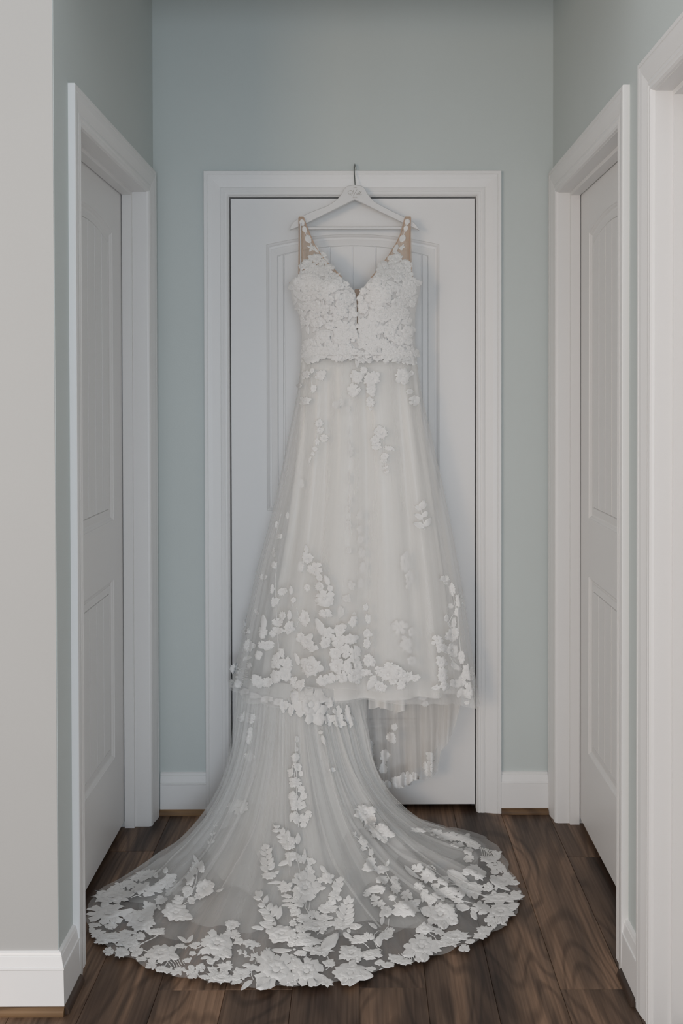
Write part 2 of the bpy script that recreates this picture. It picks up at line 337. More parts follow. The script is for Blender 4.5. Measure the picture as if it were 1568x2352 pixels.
# door leaves with moulded panels and grooved boards
def panel_loop(c, hw, zb, zc, rise, d, n=14):
    """closed outline of a panel inset by d: bottom-left, bottom-right, right corner, arch, left corner"""
    h = hw-d; pts = [(c-h, zb+d), (c+h, zb+d)]
    for k in range(n+1):
        u = 1-2*k/n
        pts.append((c+h*u, zc-d+(rise*(1-u*u) if rise else 0)))
    return pts
def door_leaf(parent, wdt, z0, z1, loc=(0, 0, 0)):
    c = wdt/2; st = .118; hw = c-st
    up = (c, hw, 1.0105, 1.900 if True else 0, .034); lo = (c, hw, .270, .8267, 0.0)
    T = .035; b = MB(); n = 14
    # front face: rails and stiles around the two openings
    def q(x0, za, x1, zb_): b.poly([(x0, 0, za), (x1, 0, za), (x1, 0, zb_), (x0, 0, zb_)])
    q(0, z0, c-hw, z1); q(c+hw, z0, wdt, z1)
    q(c-hw, z0, c+hw, lo[2]); q(c-hw, lo[3], c+hw, up[2])
    arch = [(c+hw*(1-2*k/n), up[3]+up[4]*(1-(1-2*k/n)**2)) for k in range(n+1)]
    for k in range(n):
        (xa, za), (xb, zb_) = arch[k], arch[k+1]
        b.poly([(xb, 0, zb_), (xa, 0, za), (xa, 0, z1), (xb, 0, z1)])
    b.poly([(0, 0, z0), (0, 0, z1), (0, T, z1), (0, T, z0)]); b.poly([(wdt, 0, z0), (wdt, T, z0), (wdt, T, z1), (wdt, 0, z1)])
    b.poly([(0, 0, z1), (wdt, 0, z1), (wdt, T, z1), (0, T, z1)]); b.poly([(0, 0, z0), (0, T, z0), (wdt, T, z0), (wdt, 0, z0)])
    b.poly([(0, T, z0), (0, T, z1), (wdt, T, z1), (wdt, T, z0)])
    prof = [(0, 0), (.0015, .0025), (.005, .0045), (.009, .0085), (.013, .0095), (.0155, .0095), (.0165, .0080), (.036, .0052), (.0375, .0075), (.0375, .0090)]
    for P in (up, lo):
        rows = []
        for d, y in prof: rows.append([(x, y, z) for x, z in panel_loop(P[0], P[1], P[2], P[3], P[4], d, n)])
        b.strip(rows, True); b.poly(rows[-1])
    leaf = b.make('door_leaf', M['leaf'], parent, loc=loc)
    # boards of each panel
    for P in (up, lo):
        h = P[1]-.0385; xl, xr = c-h, c+h; pitch = .0768
        cuts = [c+pitch*k for k in range(-4, 5) if xl+.008 < c+pitch*k < xr-.008]
        xs = [xl]+cuts+[xr]; g = .0018; yt = .0048; yb = .0088
        for a, e in zip(xs[:-1], xs[1:]):
            a2 = a+(g if a != xl else 0); e2 = e-(g if e != xr else 0)
            m = 5
            def topz(x): u = (x-c)/h; return P[3]-.0385+(P[4]*(1-u*u) if P[4] else 0)
            bt = P[2]+.0385; o2 = [(a2, bt), (e2, bt)]+[(lerp(e2, a2, k/m), topz(lerp(e2, a2, k/m))) for k in range(m+1)]
            cx_, cz_ = (a2+e2)/2, 0
            r0 = [(x, yb, z) for x, z in o2]
            r1 = [(x+(.0012 if x < cx_ else -.0012), yt, z+(.0012 if z < bt+.01 else -.0012)) for x, z in o2]
            mb = MB().strip([r0, r1], True); mb.poly(r1); mb.make('board', M['leaf'], leaf)
    return leaf
def door(name, loc, rz, cw, top, wl, zl, recess, label=None):
    """local x along the wall (0..cw = casing outer edges), wall face y=0, hall towards -y"""
    r = empty(name, loc, rz, kind='structure')
    casing('casing', 0, cw, top, r, M['trim'])
    x0, x1 = JMB, cw-JMB; zt = top-JMB
    j = MB()
    for a, e in ((x0-.014, x0), (x1, x1+.014)): j.box((a, -.0005, 0), (e, WT-.0, zt+.014))
    j.box((x0, -.0005, zt), (x1, WT, zt+.014)); j.make('jamb', M['trim'], r)
    g = (x1-x0-wl)/2
    s = MB()
    if recess > .03: y0, y1 = recess-.034, recess-.003       # stop in front of a recessed leaf
    else: y0, y1 = recess+.037, recess+.07
    s.box((x0, y0, 0), (x0+.011, y1, zt)); s.box((x1-.011, y0, 0), (x1, y1, zt)); s.box((x0+.011, y0, zt-.011), (x1-.011, y1, zt)); s.make('door_stop', M['trim'] if recess > .03 else M['dark'], r)  # far door's stop is coloured near black: the leaf gap's shade painted in
    leaf_z1 = zt-.0048
    door_leaf(r, wl, zl, leaf_z1, loc=(x0+g, recess, 0))
    return r
door('door_1', (fa, YF, 0), 0, fb-fa, FARTOP, fb-fa-2*JMB-.0085, .0204, .0130)
door('door_2', (XL, LY0, 0), math.pi/2, LY1-LY0, SIDETOP, LY1-LY0-2*JMB-.006, .0204, .079)
door('door_3', (XR, RY1, 0), -math.pi/2, RY1-RY0, SIDETOP, RY1-RY0-2*JMB-.006, .0204, .071)
door('door_4', (XR, SY1, 0), -math.pi/2, SY1-SY0, SIDETOP+.004, SY1-SY0-2*JMB-.006, .0204, .071)

# ------------------------------------------------------------------ hanger
HY = 3.262                                            # plane of the hanger's front
def P3(px, py, Y): return onY(px, py, Y)
hang = empty('clothes_hanger', tuple(onY(816, 450, HY)), label='white wooden hanger with engraved lettering hooked over the door frame, holding the gown', category='hanger')
HO = Vector(hang.location)
def rel(v, o): return Vector(v)-o
out_ = [(665, 528), (668, 518), (674, 509.5), (684, 502), (697, 495), (712, 487.5), (730, 480.5), (748.7, 473.5), (762, 466), (772, 459), (780, 451), (786, 443), (790.5, 434), (794.5, 429), (801, 426), (814.5, 424.5),
        (828, 426), (834, 429), (838, 434), (842, 443), (848, 451), (856, 459.5), (866, 467), (880.6, 474.5), (900, 484.5), (918, 493), (934, 501), (948, 509), (956, 517), (962.5, 528.5)]
under = [(950, 523.5), (938, 518), (926, 512.5), (900, 499.5), (872, 486.5), (845, 473), (814.6, 458.5), (784, 473.5), (757, 487), (728, 501), (703, 513.5), (690, 519), (676, 525)]
def body(front, back, pts):
    n = len(pts); cx_ = sum(p[0] for p in pts)/n; cy_ = sum(p[1] for p in pts)/n
    f = [rel(onY(x, y, front), HO) for x, y in pts]; k = [v+Vector((0, back-front, 0)) for v in f]
    return f, k
# arms as a strip between upper and lower outline, front + back + rounded edge
top_s = out_; N_ = 44
def resample(pts, n):
    L_ = [0]
    for a, c in zip(pts[:-1], pts[1:]): L_.append(L_[-1]+math.hypot(c[0]-a[0], c[1]-a[1]))
    r = []
    for k in range(n):
        d = L_[-1]*k/(n-1); i = 0
        while i < len(L_)-2 and L_[i+1] < d: i += 1
        t = (d-L_[i])/max(1e-9, L_[i+1]-L_[i]); r.append((lerp(pts[i][0], pts[i+1][0], t), lerp(pts[i][1], pts[i+1][1], t)))
    return r
lo_ = [(665, 528)]+under[::-1]+[(962.5, 528.5)]
def by_x(pts, x):
    for a, c in zip(pts[:-1], pts[1:]):
        if a[0] <= x <= c[0]: t = (x-a[0])/max(1e-9, c[0]-a[0]); return lerp(a[1], c[1], t)
    return pts[-1][1]
b = MB(); rows = []
xs = [665+(962.5-665)*k/70 for k in range(71)]
for x in xs:
    yt_, yb_ = by_x(out_, x), by_x(lo_, x); m = (yt_+yb_)/2; e = min(1.2, (yb_-yt_)*.25); row = []
    for (yy, dy) in ((yt_+e, 0), (yt_, .003), (yt_, .009), (yt_+e, .012), (yb_-e, .012), (yb_, .009), (yb_, .003), (yb_-e, 0)):
        row.append(rel(onY(x, yy, HY)+Vector((0, dy, 0)), HO))
    rows.append(row)
b.strip(rows, True); b.make('hanger_body', M['hanger'], hang, smooth=False)
b = MB().tube([rel(onY(694, 524.3, HY+.006), HO), rel(onY(928, 523.6, HY+.006), HO)], .0052, 12); b.make('trouser_bar', M['hanger'], hang, smooth=True)
# hook over the casing top: up the face of the casing, over and down behind its edge
hk = []
p0 = onY(815.5, 430, HY+.006); top = onY(814, 378, YF-.022)
hk = [p0, onY(815, 422, HY+.006), onY(814.3, 410, HY+.012), onY(813.5, 400, HY+.021), onY(813.2, 391, HY+.026), onY(813.4, 384, HY+.029), onY(814, 378.5, HY+.035),
      onY(814.6, 377, HY+.042), onY(815.2, 379, HY+.049), onY(816.2, 386, HY+.0525), onY(816.6, 390.5, HY+.053)]
MB().tube([rel(v, HO) for v in hk], .0019, 8).make('hook', M['steel'], hang, smooth=True)
def text(body_, px, py, size, shear=0.0):
    c = bpy.data.curves.new('lettering', 'FONT'); c.body = body_; c.size = size; c.align_x = 'CENTER'; c.align_y = 'CENTER'; c.shear = shear; c.extrude = .0002
    t_ = bpy.data.objects.new('tmp', c); COL.objects.link(t_); dg = bpy.context.evaluated_depsgraph_get(); me = bpy.data.meshes.new_from_object(t_.evaluated_get(dg)); bpy.data.objects.remove(t_)
    o = bpy.data.objects.new('lettering', me); COL.objects.link(o); me.materials.clear(); me.materials.append(M['engrave']); o.parent = hang
    o.location = rel(onY(px, py, HY-.0001), HO); o.rotation_euler = (math.pi/2, 0, 0); return o
text('MRS', 815.5, 430.8, .0062); text('BRIDE', 815, 453.2, .0056)
def stroke(pts, r=.00045):
    MB().tube([rel(onY(x, y, HY-.0003), HO) for x, y in pts], r, 5).make('lettering', M['engrave'], hang, smooth=True)
stroke([(806, 446.5), (800.5, 445.5), (798.8, 441), (801.5, 438.3), (806, 437.3), (808.5, 439), (810, 441), (811.5, 436.5)])
stroke([(819.5, 435.5), (817.5, 439), (814, 444.5), (811.5, 450)]); stroke([(811.5, 436.5), (810.5, 441), (808, 446.5), (806, 449)])
stroke([(803, 444.5), (808, 443.5), (813.5, 443.8), (816, 442)])
stroke([(820, 444.5), (817.8, 445.5), (817.2, 447.3), (819, 447.6), (820.8, 445), (820.5, 447.5), (822, 446.6)])
stroke([(822, 446.6), (825.5, 441), (826.5, 438.8), (824.8, 440), (822.3, 445.5), (823, 447.8), (825, 446.5)])
stroke([(825, 446.5), (829, 441), (830.2, 438.8), (828.3, 440), (825.3, 445.5), (826.3, 448), (830.5, 445.6)])

# ------------------------------------------------------------------ the gown
dress = empty('wedding_dress', (-.03, 3.2, 0), label='white lace wedding gown hung on the far door, its train on the floor', category='dress')
DO = Vector(dress.location)
TARGETS = {}
def sheet(name, verts, faces, mat, parent, uv=None, smooth=True, target=None, origin=DO):
    if target: TARGETS[target] = BVHTree.FromPolygons([Vector(v) for v in verts], faces)
    pw = Vector((0, 0, 0))
    o = link(name, [rel(v, origin) for v in verts], faces, mat, parent, smooth=smooth, uv=uv)
    return o
def grid_faces(nr, nc, closed=False, holes=None):
    f = []
    for i in range(nr-1):
        for j in range(nc if closed else nc-1):
            k = (j+1) % nc
            if holes and holes(i, j): continue
            f.append((i*nc+j, i*nc+k, (i+1)*nc+k, (i+1)*nc+j))
    return f
def pxX(px, Y): return (px-PCX)/FPX*Y+0.0041*Y         # pixel column -> x on the plane Y
def zOf(py, Y=3.2): return onY(838, py, Y).z

# --- skirt (rings around the body); keys are pixel rows of the photograph turned into heights
L_OUT = [(806, 704), (835, 692), (900, 684), (1000, 664), (1100, 643), (1200, 619), (1300, 592), (1400, 570), (1500, 548), (1560, 533), (1620, 524)]
R_OUT = [(806, 944), (835, 956), (900, 964), (1000, 986), (1100, 1008), (1200, 1028), (1300, 1046), (1400, 1061), (1500, 1074), (1560, 1083), (1620, 1092)]
L_LIN = [(818, 694), (900, 694), (1000, 690), (1100, 680), (1200, 668), (1300, 652), (1400, 634), (1500, 616), (1640, 600)]
R_LIN = [(818, 954), (900, 957), (1000, 968), (1100, 980), (1200, 992), (1300, 1005), (1400, 1018), (1500, 1028), (1640, 1040)]
def ring(name, Lk, Rk, y0, y1, nr, nc, df, db, fold, mat, parent, target, hem=None, cy=3.215):
    v = []; uv = []
    for i in range(nr):
        t = i/(nr-1)
        for j in range(nc):
            a = 2*math.pi*j/nc
            c, s_ = math.cos(a), math.sin(a)
            tt = t
            py = y0+(y1-y0)*tt
            if hem: py = y0+((hem(c, s_))-y0)*tt
            xl, xr = pxX(curve(Lk, py), cy), pxX(curve(Rk, py), cy)
            cx_ = (xl+xr)/2; hw = (xr-xl)/2
            d = (df(tt) if s_ < 0 else db(tt))
            k = fold(a, tt)
            x = cx_+(hw+k*.35)*c; y = cy+(d)*s_*abs(s_)**-.35*1.0 if abs(s_) > 1e-4 else cy
            n = Vector((c/hw, s_/max(.02, d), 0)).normalized()
            y += k*(1 if s_ < 0 else .5)*(-1 if s_ < 0 else 1)*abs(n.y)
            x += k*n.x*.65
            z = zOf(py, cy)
            v.append((x, min(y, 3.298), z)); uv.append((j/nc, t))
    return sheet(name, v, grid_faces(nr, nc, True), mat, parent, uv, target=target)
def fold_out(a, t):
    A = .002+.018*t**1.1
    return A*(.34*math.cos(17*a+1.6*math.sin(3*a)+.6*t)+.16*math.cos(29*a+2.0+t)+.55*math.cos(8*a+.8+.5*t))+.005*t*fbm(4*a, 3*t)
def fold_in(a, t):
    A = .004+.016*t
    return A*(.75*math.cos(11*a+.9+.8*math.sin(2*a))+.2*math.cos(19*a+.3))
lining = ring('satin_lining', L_LIN, R_LIN, 800, 1588, 70, 260, lambda t: .048+.020*sstep(0, .05, t)+.022*t, lambda t: .04+.02*t, fold_in, M['satin'], dress, 'lining', cy=3.225)
HEMK = [(-1, 1575), (-.8, 1590), (-.6, 1600), (-.45, 1603), (-.35, 1584), (-.1, 1582), (.1, 1580), (.25, 1588), (.5, 1590), (.8, 1596), (.95, 1612), (1, 1616)]
def hem_out(c, s_): return curve(HEMK, c)+(14 if s_ > 0 else 0)
mid = ring('tulle_underlayer', [(p, q+9) for p, q in L_OUT], [(p, q-9) for p, q in R_OUT], 806, 1600, 60, 240, lambda t: .052+.028*sstep(0, .06, t)+.037*t, lambda t: .045+.02*t, lambda a, t: fold_out(a+.35, t)*.9, M['tulle_skirt'], dress, 'mid', hem=lambda c, s_: hem_out(c, s_)-22)
skirt = ring('skirt_overlay', L_OUT, R_OUT, 806, 1600, 110, 380, lambda t: .056+.033*sstep(0, .06, t)+.046*t, lambda t: .045+.025*t, fold_out, M['tulle_skirt'], dress, 'skirt', hem=hem_out)

# --- bodice
def bust(px, py):
    g = lambda cx_, cy_, sx, sy: math.exp(-((px-cx_)/sx)**2-((py-cy_)/sy)**2)
    return .030*(g(757, 672, 42, 46)+g(883, 672, 42, 46))-.012*g(820, 690, 22, 60)
def half_w(py):
    l = curve([(500, 686), (640, 687), (648, 664), (690, 671), (720, 685), (745, 691), (775, 693), (825, 693)], py)
    r = curve([(500, 942), (640, 944), (650, 966), (690, 960), (720, 953), (745, 953), (775, 953), (825, 955)], py)
    return l, r
def bodY(px, py):
    l, r = half_w(max(py, 650)); c = (l+r)/2; s_ = clamp((px-c)/((r-l)/2), -1, 1)
    d = .082*math.sqrt(max(0, 1-s_*s_*.93))
    up = sstep(655, 520, py)                              # towards the hanger
    return lerp(3.222-d-bust(px, py)+.0, HY-.010, up)
def inner(py, side):
    if side < 0: return curve([(500, 697), (515, 702), (540, 712), (560, 721), (580, 733), (600, 748), (620, 768), (645, 792), (668, 813), (676, 816.5), (690, 818.2), (700, 818.9), (765, 819.2), (771, 820), (828, 820)], py)
    return curve([(500, 930), (515, 926), (540, 919), (560, 909), (580, 897), (600, 883), (620, 867), (645, 846), (668, 828), (676, 823.5), (690, 821.6), (700, 821.1), (765, 820.9), (771, 820), (828, 820)], py)
def outer(py, side):
    l, r = half_w(py)
    if py < 642: return curve([(500, 686), (600, 688), (642, 690)], py) if side < 0 else curve([(500, 943), (560, 940), (600, 941), (620, 945), (642, 948)], py)
    return l if side < 0 else r
def panel(name, side, y0, y1, mat, target, ny=90, nx=34, off=0.0):
    v = []; uv = []
    for i in range(ny):
        py = lerp(y0, y1, i/(ny-1)); a, c = inner(py, side), outer(py, side)
        for j in range(nx):
            px = lerp(a, c, j/(nx-1)); Y = bodY(px, py)+off; v.append(onY(px, py, Y)); uv.append((px/100, py/300))
    return sheet(name, v, grid_faces(ny, nx), mat, dress, uv, target=target)
for side in (-1, 1): panel('bodice', side, 628, 817, M['bodice'], 'bodL' if side < 0 else 'bodR')
for side in (-1, 1): panel('shoulder_strap', side, 497, 632, M['nude'], 'strL' if side < 0 else 'strR', off=.001)
# strap passes over the hanger arm and runs down the back
for (xa, xc, yy, xs_, lab) in ((686, 698, 501, 688.5, 0), (930, 943, 500, 941, 1)):
    v = []; uv = []; n = 16
    for i in range(n):
        t = i/(n-1)
        for j in range(5):
            px = lerp(xa, xc, j/4)
            if t < .3: py, Y = yy-2.5*math.sin(t/.3*math.pi/2), HY-.010+.012*t/.3
            elif t < .5: py, Y = yy-2.5+1*(t-.3)/.2, HY+.002+.016*(t-.3)/.2
            else:
                k = (t-.5)/.5; py = yy-1.5+148*k; Y = HY+.018+.012*k; px = lerp(px, xs_+(px-(xa+xc)/2)*.8, k)
            v.append(onY(px, py, Y)); uv.append((j*.05, t))
    sheet('back_strap', v, grid_faces(n, 5), M['nude'], dress, uv)
# nude bindings along the strap edges and neckline
def tube_px(name, pts, r, mat, Yf, parent=dress, sides=6):
    b_ = MB().tube([rel(onY(x, y, Yf(x, y)), DO) for x, y in pts], r, sides); return b_.make(name, mat, parent, smooth=True)
fr = lambda x, y: bodY(x, y)-.0015
for side in (-1, 1):
    tube_px('binding', [(inner(y, side), y) for y in range(500, 641, 6)], .0016, M['nude_trim'], fr)
    tube_px('binding', [(outer(y, side), y) for y in range(500, 643, 6)], .0014, M['nude_trim'], fr)
# hanging loop ribbons beside the left strap
tube_px('ribbon_loop', [(690.5+.6*math.sin(y*.02), y) for y in range(512, 646, 6)], .0024, M['ribbon'], lambda x, y: min(HY-.018, bodY(x, y)-.006))
tube_px('ribbon_loop', [(918, 513), (920, 517), (924, 518), (927, 513)], .0012, M['ribbon'], lambda x, y: HY-.004)
# back of the bodice, low behind the neckline, and nude mesh behind the front slit
v = []; uv = []; ny, nx = 26, 40
for i in range(ny):
    t = i/(ny-1)
    for j in range(nx):
        s_ = j/(nx-1); e = abs(2*s_-1)
        ytop = 700-52*e**1.5
        py = lerp(ytop, 826, t); l, r = half_w(max(650, py)); px = lerp(l, r, s_)
        Y = lerp(3.222, 3.285, math.sqrt(max(0, 1-(2*s_-1)**2))); v.append(onY(px, py, min(Y, 3.29))); uv.append((s_, t))
sheet('bodice_back', v, grid_faces(ny, nx), M['bodice'], dress, uv)
v = []; uv = []
NT = [(664, 815, 827), (671, 813.5, 827), (680, 814.5, 826), (690, 816.5, 823.5), (712, 816, 823.5), (735, 816, 823), (765, 817, 822.5), (774, 818, 822)]
for i, (y, a, c) in enumerate(NT):
    for j in range(4): x = lerp(a, c, j/3); v.append(onY(x, y, bodY(x, y)+.004)); uv.append((j*.1, i*.1))
sheet('neckline_mesh', v, grid_faces(len(NT), 4), fabric('nude_insert', (.36, .27, .21), .85, .2, streak=.05, streak_scale=(40, 1, 1)), dress, uv)
tube_px('binding', [(664+(k*4.6), 650-k*1.7) for k in range(6)], .0015, M['nude_trim'], lambda x, y: 3.20)
tube_px('binding', [(945+(k*4.2), 640+k*2.4) for k in range(6)], .0015, M['nude_trim'], lambda x, y: 3.20)

# --- underskirt tulle hanging below the hem on the right
v = []; uv = []; ny, nx = 40, 90
UB = [(0, 1800), (.06, 1806), (.13, 1815), (.22, 1818), (.30, 1802), (.38, 1808), (.45, 1796), (.52, 1790), (.60, 1792), (.68, 1786), (.74, 1772), (.78, 1725), (.85, 1712), (.9, 1690), (.95, 1665), (1, 1625)]
for i in range(ny):
    t = i/(ny-1)
    for j in range(nx):
        s_ = j/(nx-1); px = lerp(838, 1064, s_)+lerp(0, lerp(16, -8, s_), t); py = lerp(1574, curve(UB, s_), t)
        Y = 3.215+.012*math.sin(s_*34+1)*(.5+t)+.008*math.sin(s_*71)*t+.03*t*(1-s_); v.append(onY(px, py, min(Y, 3.292))); uv.append((s_, t))
sheet('underskirt', v, grid_faces(ny, nx), M['tulle_warm'], dress, uv, target='under')
v = []; uv = []
for i in range(ny):
    t = i/(ny-1)
    for j in range(nx):
        s_ = j/(nx-1); px = lerp(930, 1062, s_)+lerp(0, 8-16*s_, t); py = lerp(1574, lerp(1790, 1640, s_**1.6)-14*abs(math.sin(s_*9)), t)
        Y = 3.24+.010*math.sin(s_*27+2)*(.5+t); v.append(onY(px, py, Y)); uv.append((s_, t+3))
sheet('underskirt_layer', v, grid_faces(ny, nx), M['tulle_warm'], dress, uv)
# ivory satin pleats under the hem
v = []; uv = []; nx = 80; ny = 14
for i in range(ny):
    t = i/(ny-1)
    for j in range(nx):
        s_ = j/(nx-1); px = lerp(846, 940, s_); step = 1 if px < 895 else 0
        yb_ = (1626 if px < 872 else 1630 if px < 905 else 1636 if px < 930 else 1618)+3*math.sin(px*.12)
        Y = 3.20+.012*math.sin((px-855)*.16)+(.012 if px > 903 else 0)+(.01 if px > 930 else 0); v.append(onY(px, lerp(1560, yb_, t), Y)); uv.append((s_, t))
sheet('satin_hem', v, grid_faces(ny, nx), M['satin'], dress, uv)

# --- train
EDGE_PX = [(318, 2003), (280, 2020), (240, 2040), (215, 2056), (205, 2080), (199, 2108), (207, 2140), (222, 2163), (250, 2184), (290, 2207), (340, 2227), (400, 2243), (470, 2258), (550, 2269), (620, 2270), (700, 2268), (760, 2259),
           (820, 2244), (880, 2229), (940, 2215), (1000, 2197), (1070, 2178), (1130, 2145), (1168, 2122), (1187, 2100), (1198, 2065), (1186, 2025), (1160, 1975), (1140, 1945), (1118, 1926), (1080, 1912), (1040, 1904), (1000, 1901)]
EDGE_W = [onZ(x, y, .004) for x, y in EDGE_PX]
_L = [0]
for a, c in zip(EDGE_W[:-1], EDGE_W[1:]): _L.append(_L[-1]+(c-a).length)
def edge(u):
    d = u*_L[-1]; i = 0
    while i < len(_L)-2 and _L[i+1] < d: i += 1
    return EDGE_W[i].lerp(EDGE_W[i+1], clamp((d-_L[i])/(_L[i+1]-_L[i])))
RIDGES = [(.06, .018, .020), (.15, .02, .022), (.235, .016, .020), (.30, .022, .024), (.37, .013, .016), (.44, .02, .02), (.53, .02, .018), (.60, .012, .026), (.645, .010, .020), (.70, .012, .030), (.76, .018, .026), (.83, .014, .02), (.90, .02, .026), (.96, .012, .016)]
def train_pt(u, v, lift=0.0, ph=0.0, shrink=1.0, sc=1.0):
    e = edge(u); px = lerp(541, 842, sstep(0, 1, u)*.35+u*.65); Yt = 3.185-.075*math.sin(math.pi*u)
    T = onY(px, lerp(1556, 1600, u), Yt)
    g = min(1.0, v*shrink); over = max(0.0, v-1.0)
    ex_ = lerp(1.32, 2.05, abs(2*u-1)**.6); gh = g**ex_
    x = lerp(T.x, e.x, gh); y = lerp(T.y, e.y, gh)
    z = T.z*(1-g)**lerp(2.5, 2.1, abs(2*u-1))
    f = 0
    for (c, w_, a) in RIDGES:
        q_ = (u-c-ph*.012+.012*math.sin(5*v+c*40))/w_; f += a*math.exp(-q_*q_)
    f += .0035*math.sin(u*61+ph+2*math.sin(4*v+ph))+.0016*math.sin(u*140+2*ph+3*v)*(1+fbm(u*9, v*2, ph))
    env = sstep(0, .18, v)*(1-sstep(.80, 1.0, v)*.93)
    wr = .010*fbm(x*7+ph*3, y*7+4, ph)*sstep(.4, .7, v)*(1-sstep(.9, 1, v))
    n = Vector((e.x-T.x, e.y-T.y, 0)); n.normalize()
    steep = (1-g)**1.3
    k = f*env*sc-(.012*env if sc < 1 else 0)
    p = Vector((x, y, z))
    p += Vector((n.x*.8, min(n.y, -.3), 0))*(k*steep*1.1)
    p.z += k*(1-steep)*.85+max(0, wr)+.0045+lift
    if over: p += Vector((e.x-T.x, e.y-T.y, 0))*over
    return p
def train_sheet(name, nu, nv, u0, u1, v1, lift, ph, mat, target, rag=0.0, sc=1.0):
    v = []; uv = []
    for i in range(nv):
        for j in range(nu):
            s_ = j/(nu-1); u = lerp(u0, u1, s_); vm = v1(s_) if callable(v1) else v1
            t = i/(nv-1)*vm
            p = train_pt(u, t, lift*sstep(0, .3, t), ph, 1.0, sc); v.append(p); uv.append((u*2.2, t*1.2))
    return sheet(name, v, grid_faces(nv, nu), mat, dress, uv, target=target)
train_sheet('train', 420, 130, 0, 1, lambda s_: 1+.006*math.sin(s_*150)+.004*math.sin(s_*67), .004, 0, M['tulle_train'], 'train')
train_sheet('train_underlayer', 300, 80, .0, 1, lambda s_: .84+.06*math.sin(s_*9+1)+.03*math.sin(s_*23)-.10*sstep(.1, 0, s_)-.06*sstep(.85, 1, s_), .0, 1.3, M['tulle_inner'], 'train2', sc=.8)
train_sheet('train_underlayer', 260, 70, .03, .97, lambda s_: .70+.09*math.sin(s_*13+2)+.03*math.sin(s_*31)+.16*sstep(.75, .97, s_), -.003, 2.9, M['tulle_inner'], 'train3', sc=.6)
train_sheet('train_underlayer', 240, 60, .01, .99, lambda s_: .92+.05*math.sin(s_*11+3)+.02*math.sin(s_*37)-.12*sstep(.35, .5, s_)*sstep(.66, .5, s_), .001, 5.6, M['tulle_train'], 'train5', sc=.9)
train_sheet('train_underlayer', 220, 60, .02, .98, lambda s_: .56+.10*math.sin(s_*17+.5)+.26*sstep(.72, .9, s_), -.001, 4.4, M['tulle_inner'], 'train4', sc=.7)
# narrow doubled folds that run down the train
def train_fold(ua, ub, va, vb, wd_, lift):
    v = []; uv = []; n = 70
    for i in range(n):
        t = i/(n-1); vv = lerp(va, vb, t); uc = lerp(ua, ub, t**1.2)+.004*math.sin(7*t+ua*50); w_ = wd_*(.35+.65*math.sin(math.pi*min(1, .15+.85*t)))
        for j in range(5):
            a = (j/4-.5)*2; p = train_pt(clamp(uc+w_*a), vv, lift+.004*(1-a*a), 0); v.append(p); uv.append((j*.1+ua, t))
    return sheet('train_fold', v, grid_faces(n, 5), M['tulle_train'], dress, uv)
for f_ in ((.10, .14, .05, .80, .006, .006), (.19, .20, .02, .78, .004, .006), (.27, .235, .02, .80, .006, .006), (.33, .30, .02, .72, .003, .006), (.40, .42, .02, .62, .004, .006), (.50, .545, .02, .86, .004, .007), (.58, .66, .02, .90, .005, .008), (.64, .72, .02, .92, .004, .008), (.70, .735, .02, .86, .003, .008), (.80, .83, .05, .84, .005, .006), (.90, .90, .05, .8, .004, .006)):
    train_fold(*f_)

# ------------------------------------------------------------------ lace appliques
FLOOR_N = Vector((0, 0, 1))
def caster(keys, fallback='floor'):
    trees = [TARGETS[k] for k in keys]
    def hit(px, py):
        d = ray(px, py).normalized(); best = None
        for t in trees:
            loc, n, i, dist = t.ray_cast(CAMP, d)
            if loc is not None and (best is None or dist < best[2]): best = (loc, n if n.dot(d) < 0 else -n, dist)
        return d, best
    return hit
class Motif:
    """collects vertices given in photo-frame offsets and drapes them on the cloth"""
    def __init__(s, hit, px, py, lift=.0015):
        s.hit = hit; s.c = (px, py); s.v = []; s.f = []; s.lift = lift
        d, bst = hit(px, py)
        if bst is None:
            for dx, dy in ((0, -10), (10, 0), (-10, 0), (0, 10), (0, -22), (20, -10), (-20, -10)):
                d, bst = hit(px+dx, py+dy)
                if bst: break
        if bst is None:
            p = onZ(px, py, .008) if py > 1930 else onY(px, py, 3.18); s.P, s.n = p, (Vector((0, 0, 1)) if py > 1930 else Vector((0, -1, 0)))
        else: s.P, s.n = bst[0], bst[1]
        if s.n.z > .75 or py > 2020: s.n = Vector((0, 0, 1)); s.flat = True
        else: s.flat = False
        s.scale = (s.P-CAMP).length/FPX
    def pt(s, px, py, h=0.0):
        d, bst = s.hit(px, py); dn = d.dot(s.n)
        tp = (s.P-CAMP).dot(s.n)/dn if abs(dn) > .05 else (s.P-CAMP).length
        if bst is None or abs(bst[2]-tp) > .05: p = CAMP+d*tp
        else: p = bst[0]
        if p.z < .006: p = p+(-d)*((.006-p.z)/max(.1, -d.z))
        q = p-d*(s.lift+h*.5)+s.n*(h*.6)
        s.v.append(q); return len(s.v)-1
RL = random.Random(5)
def py_train(y): return y > 1640                       # the train's lace lies flatter than the bodice's
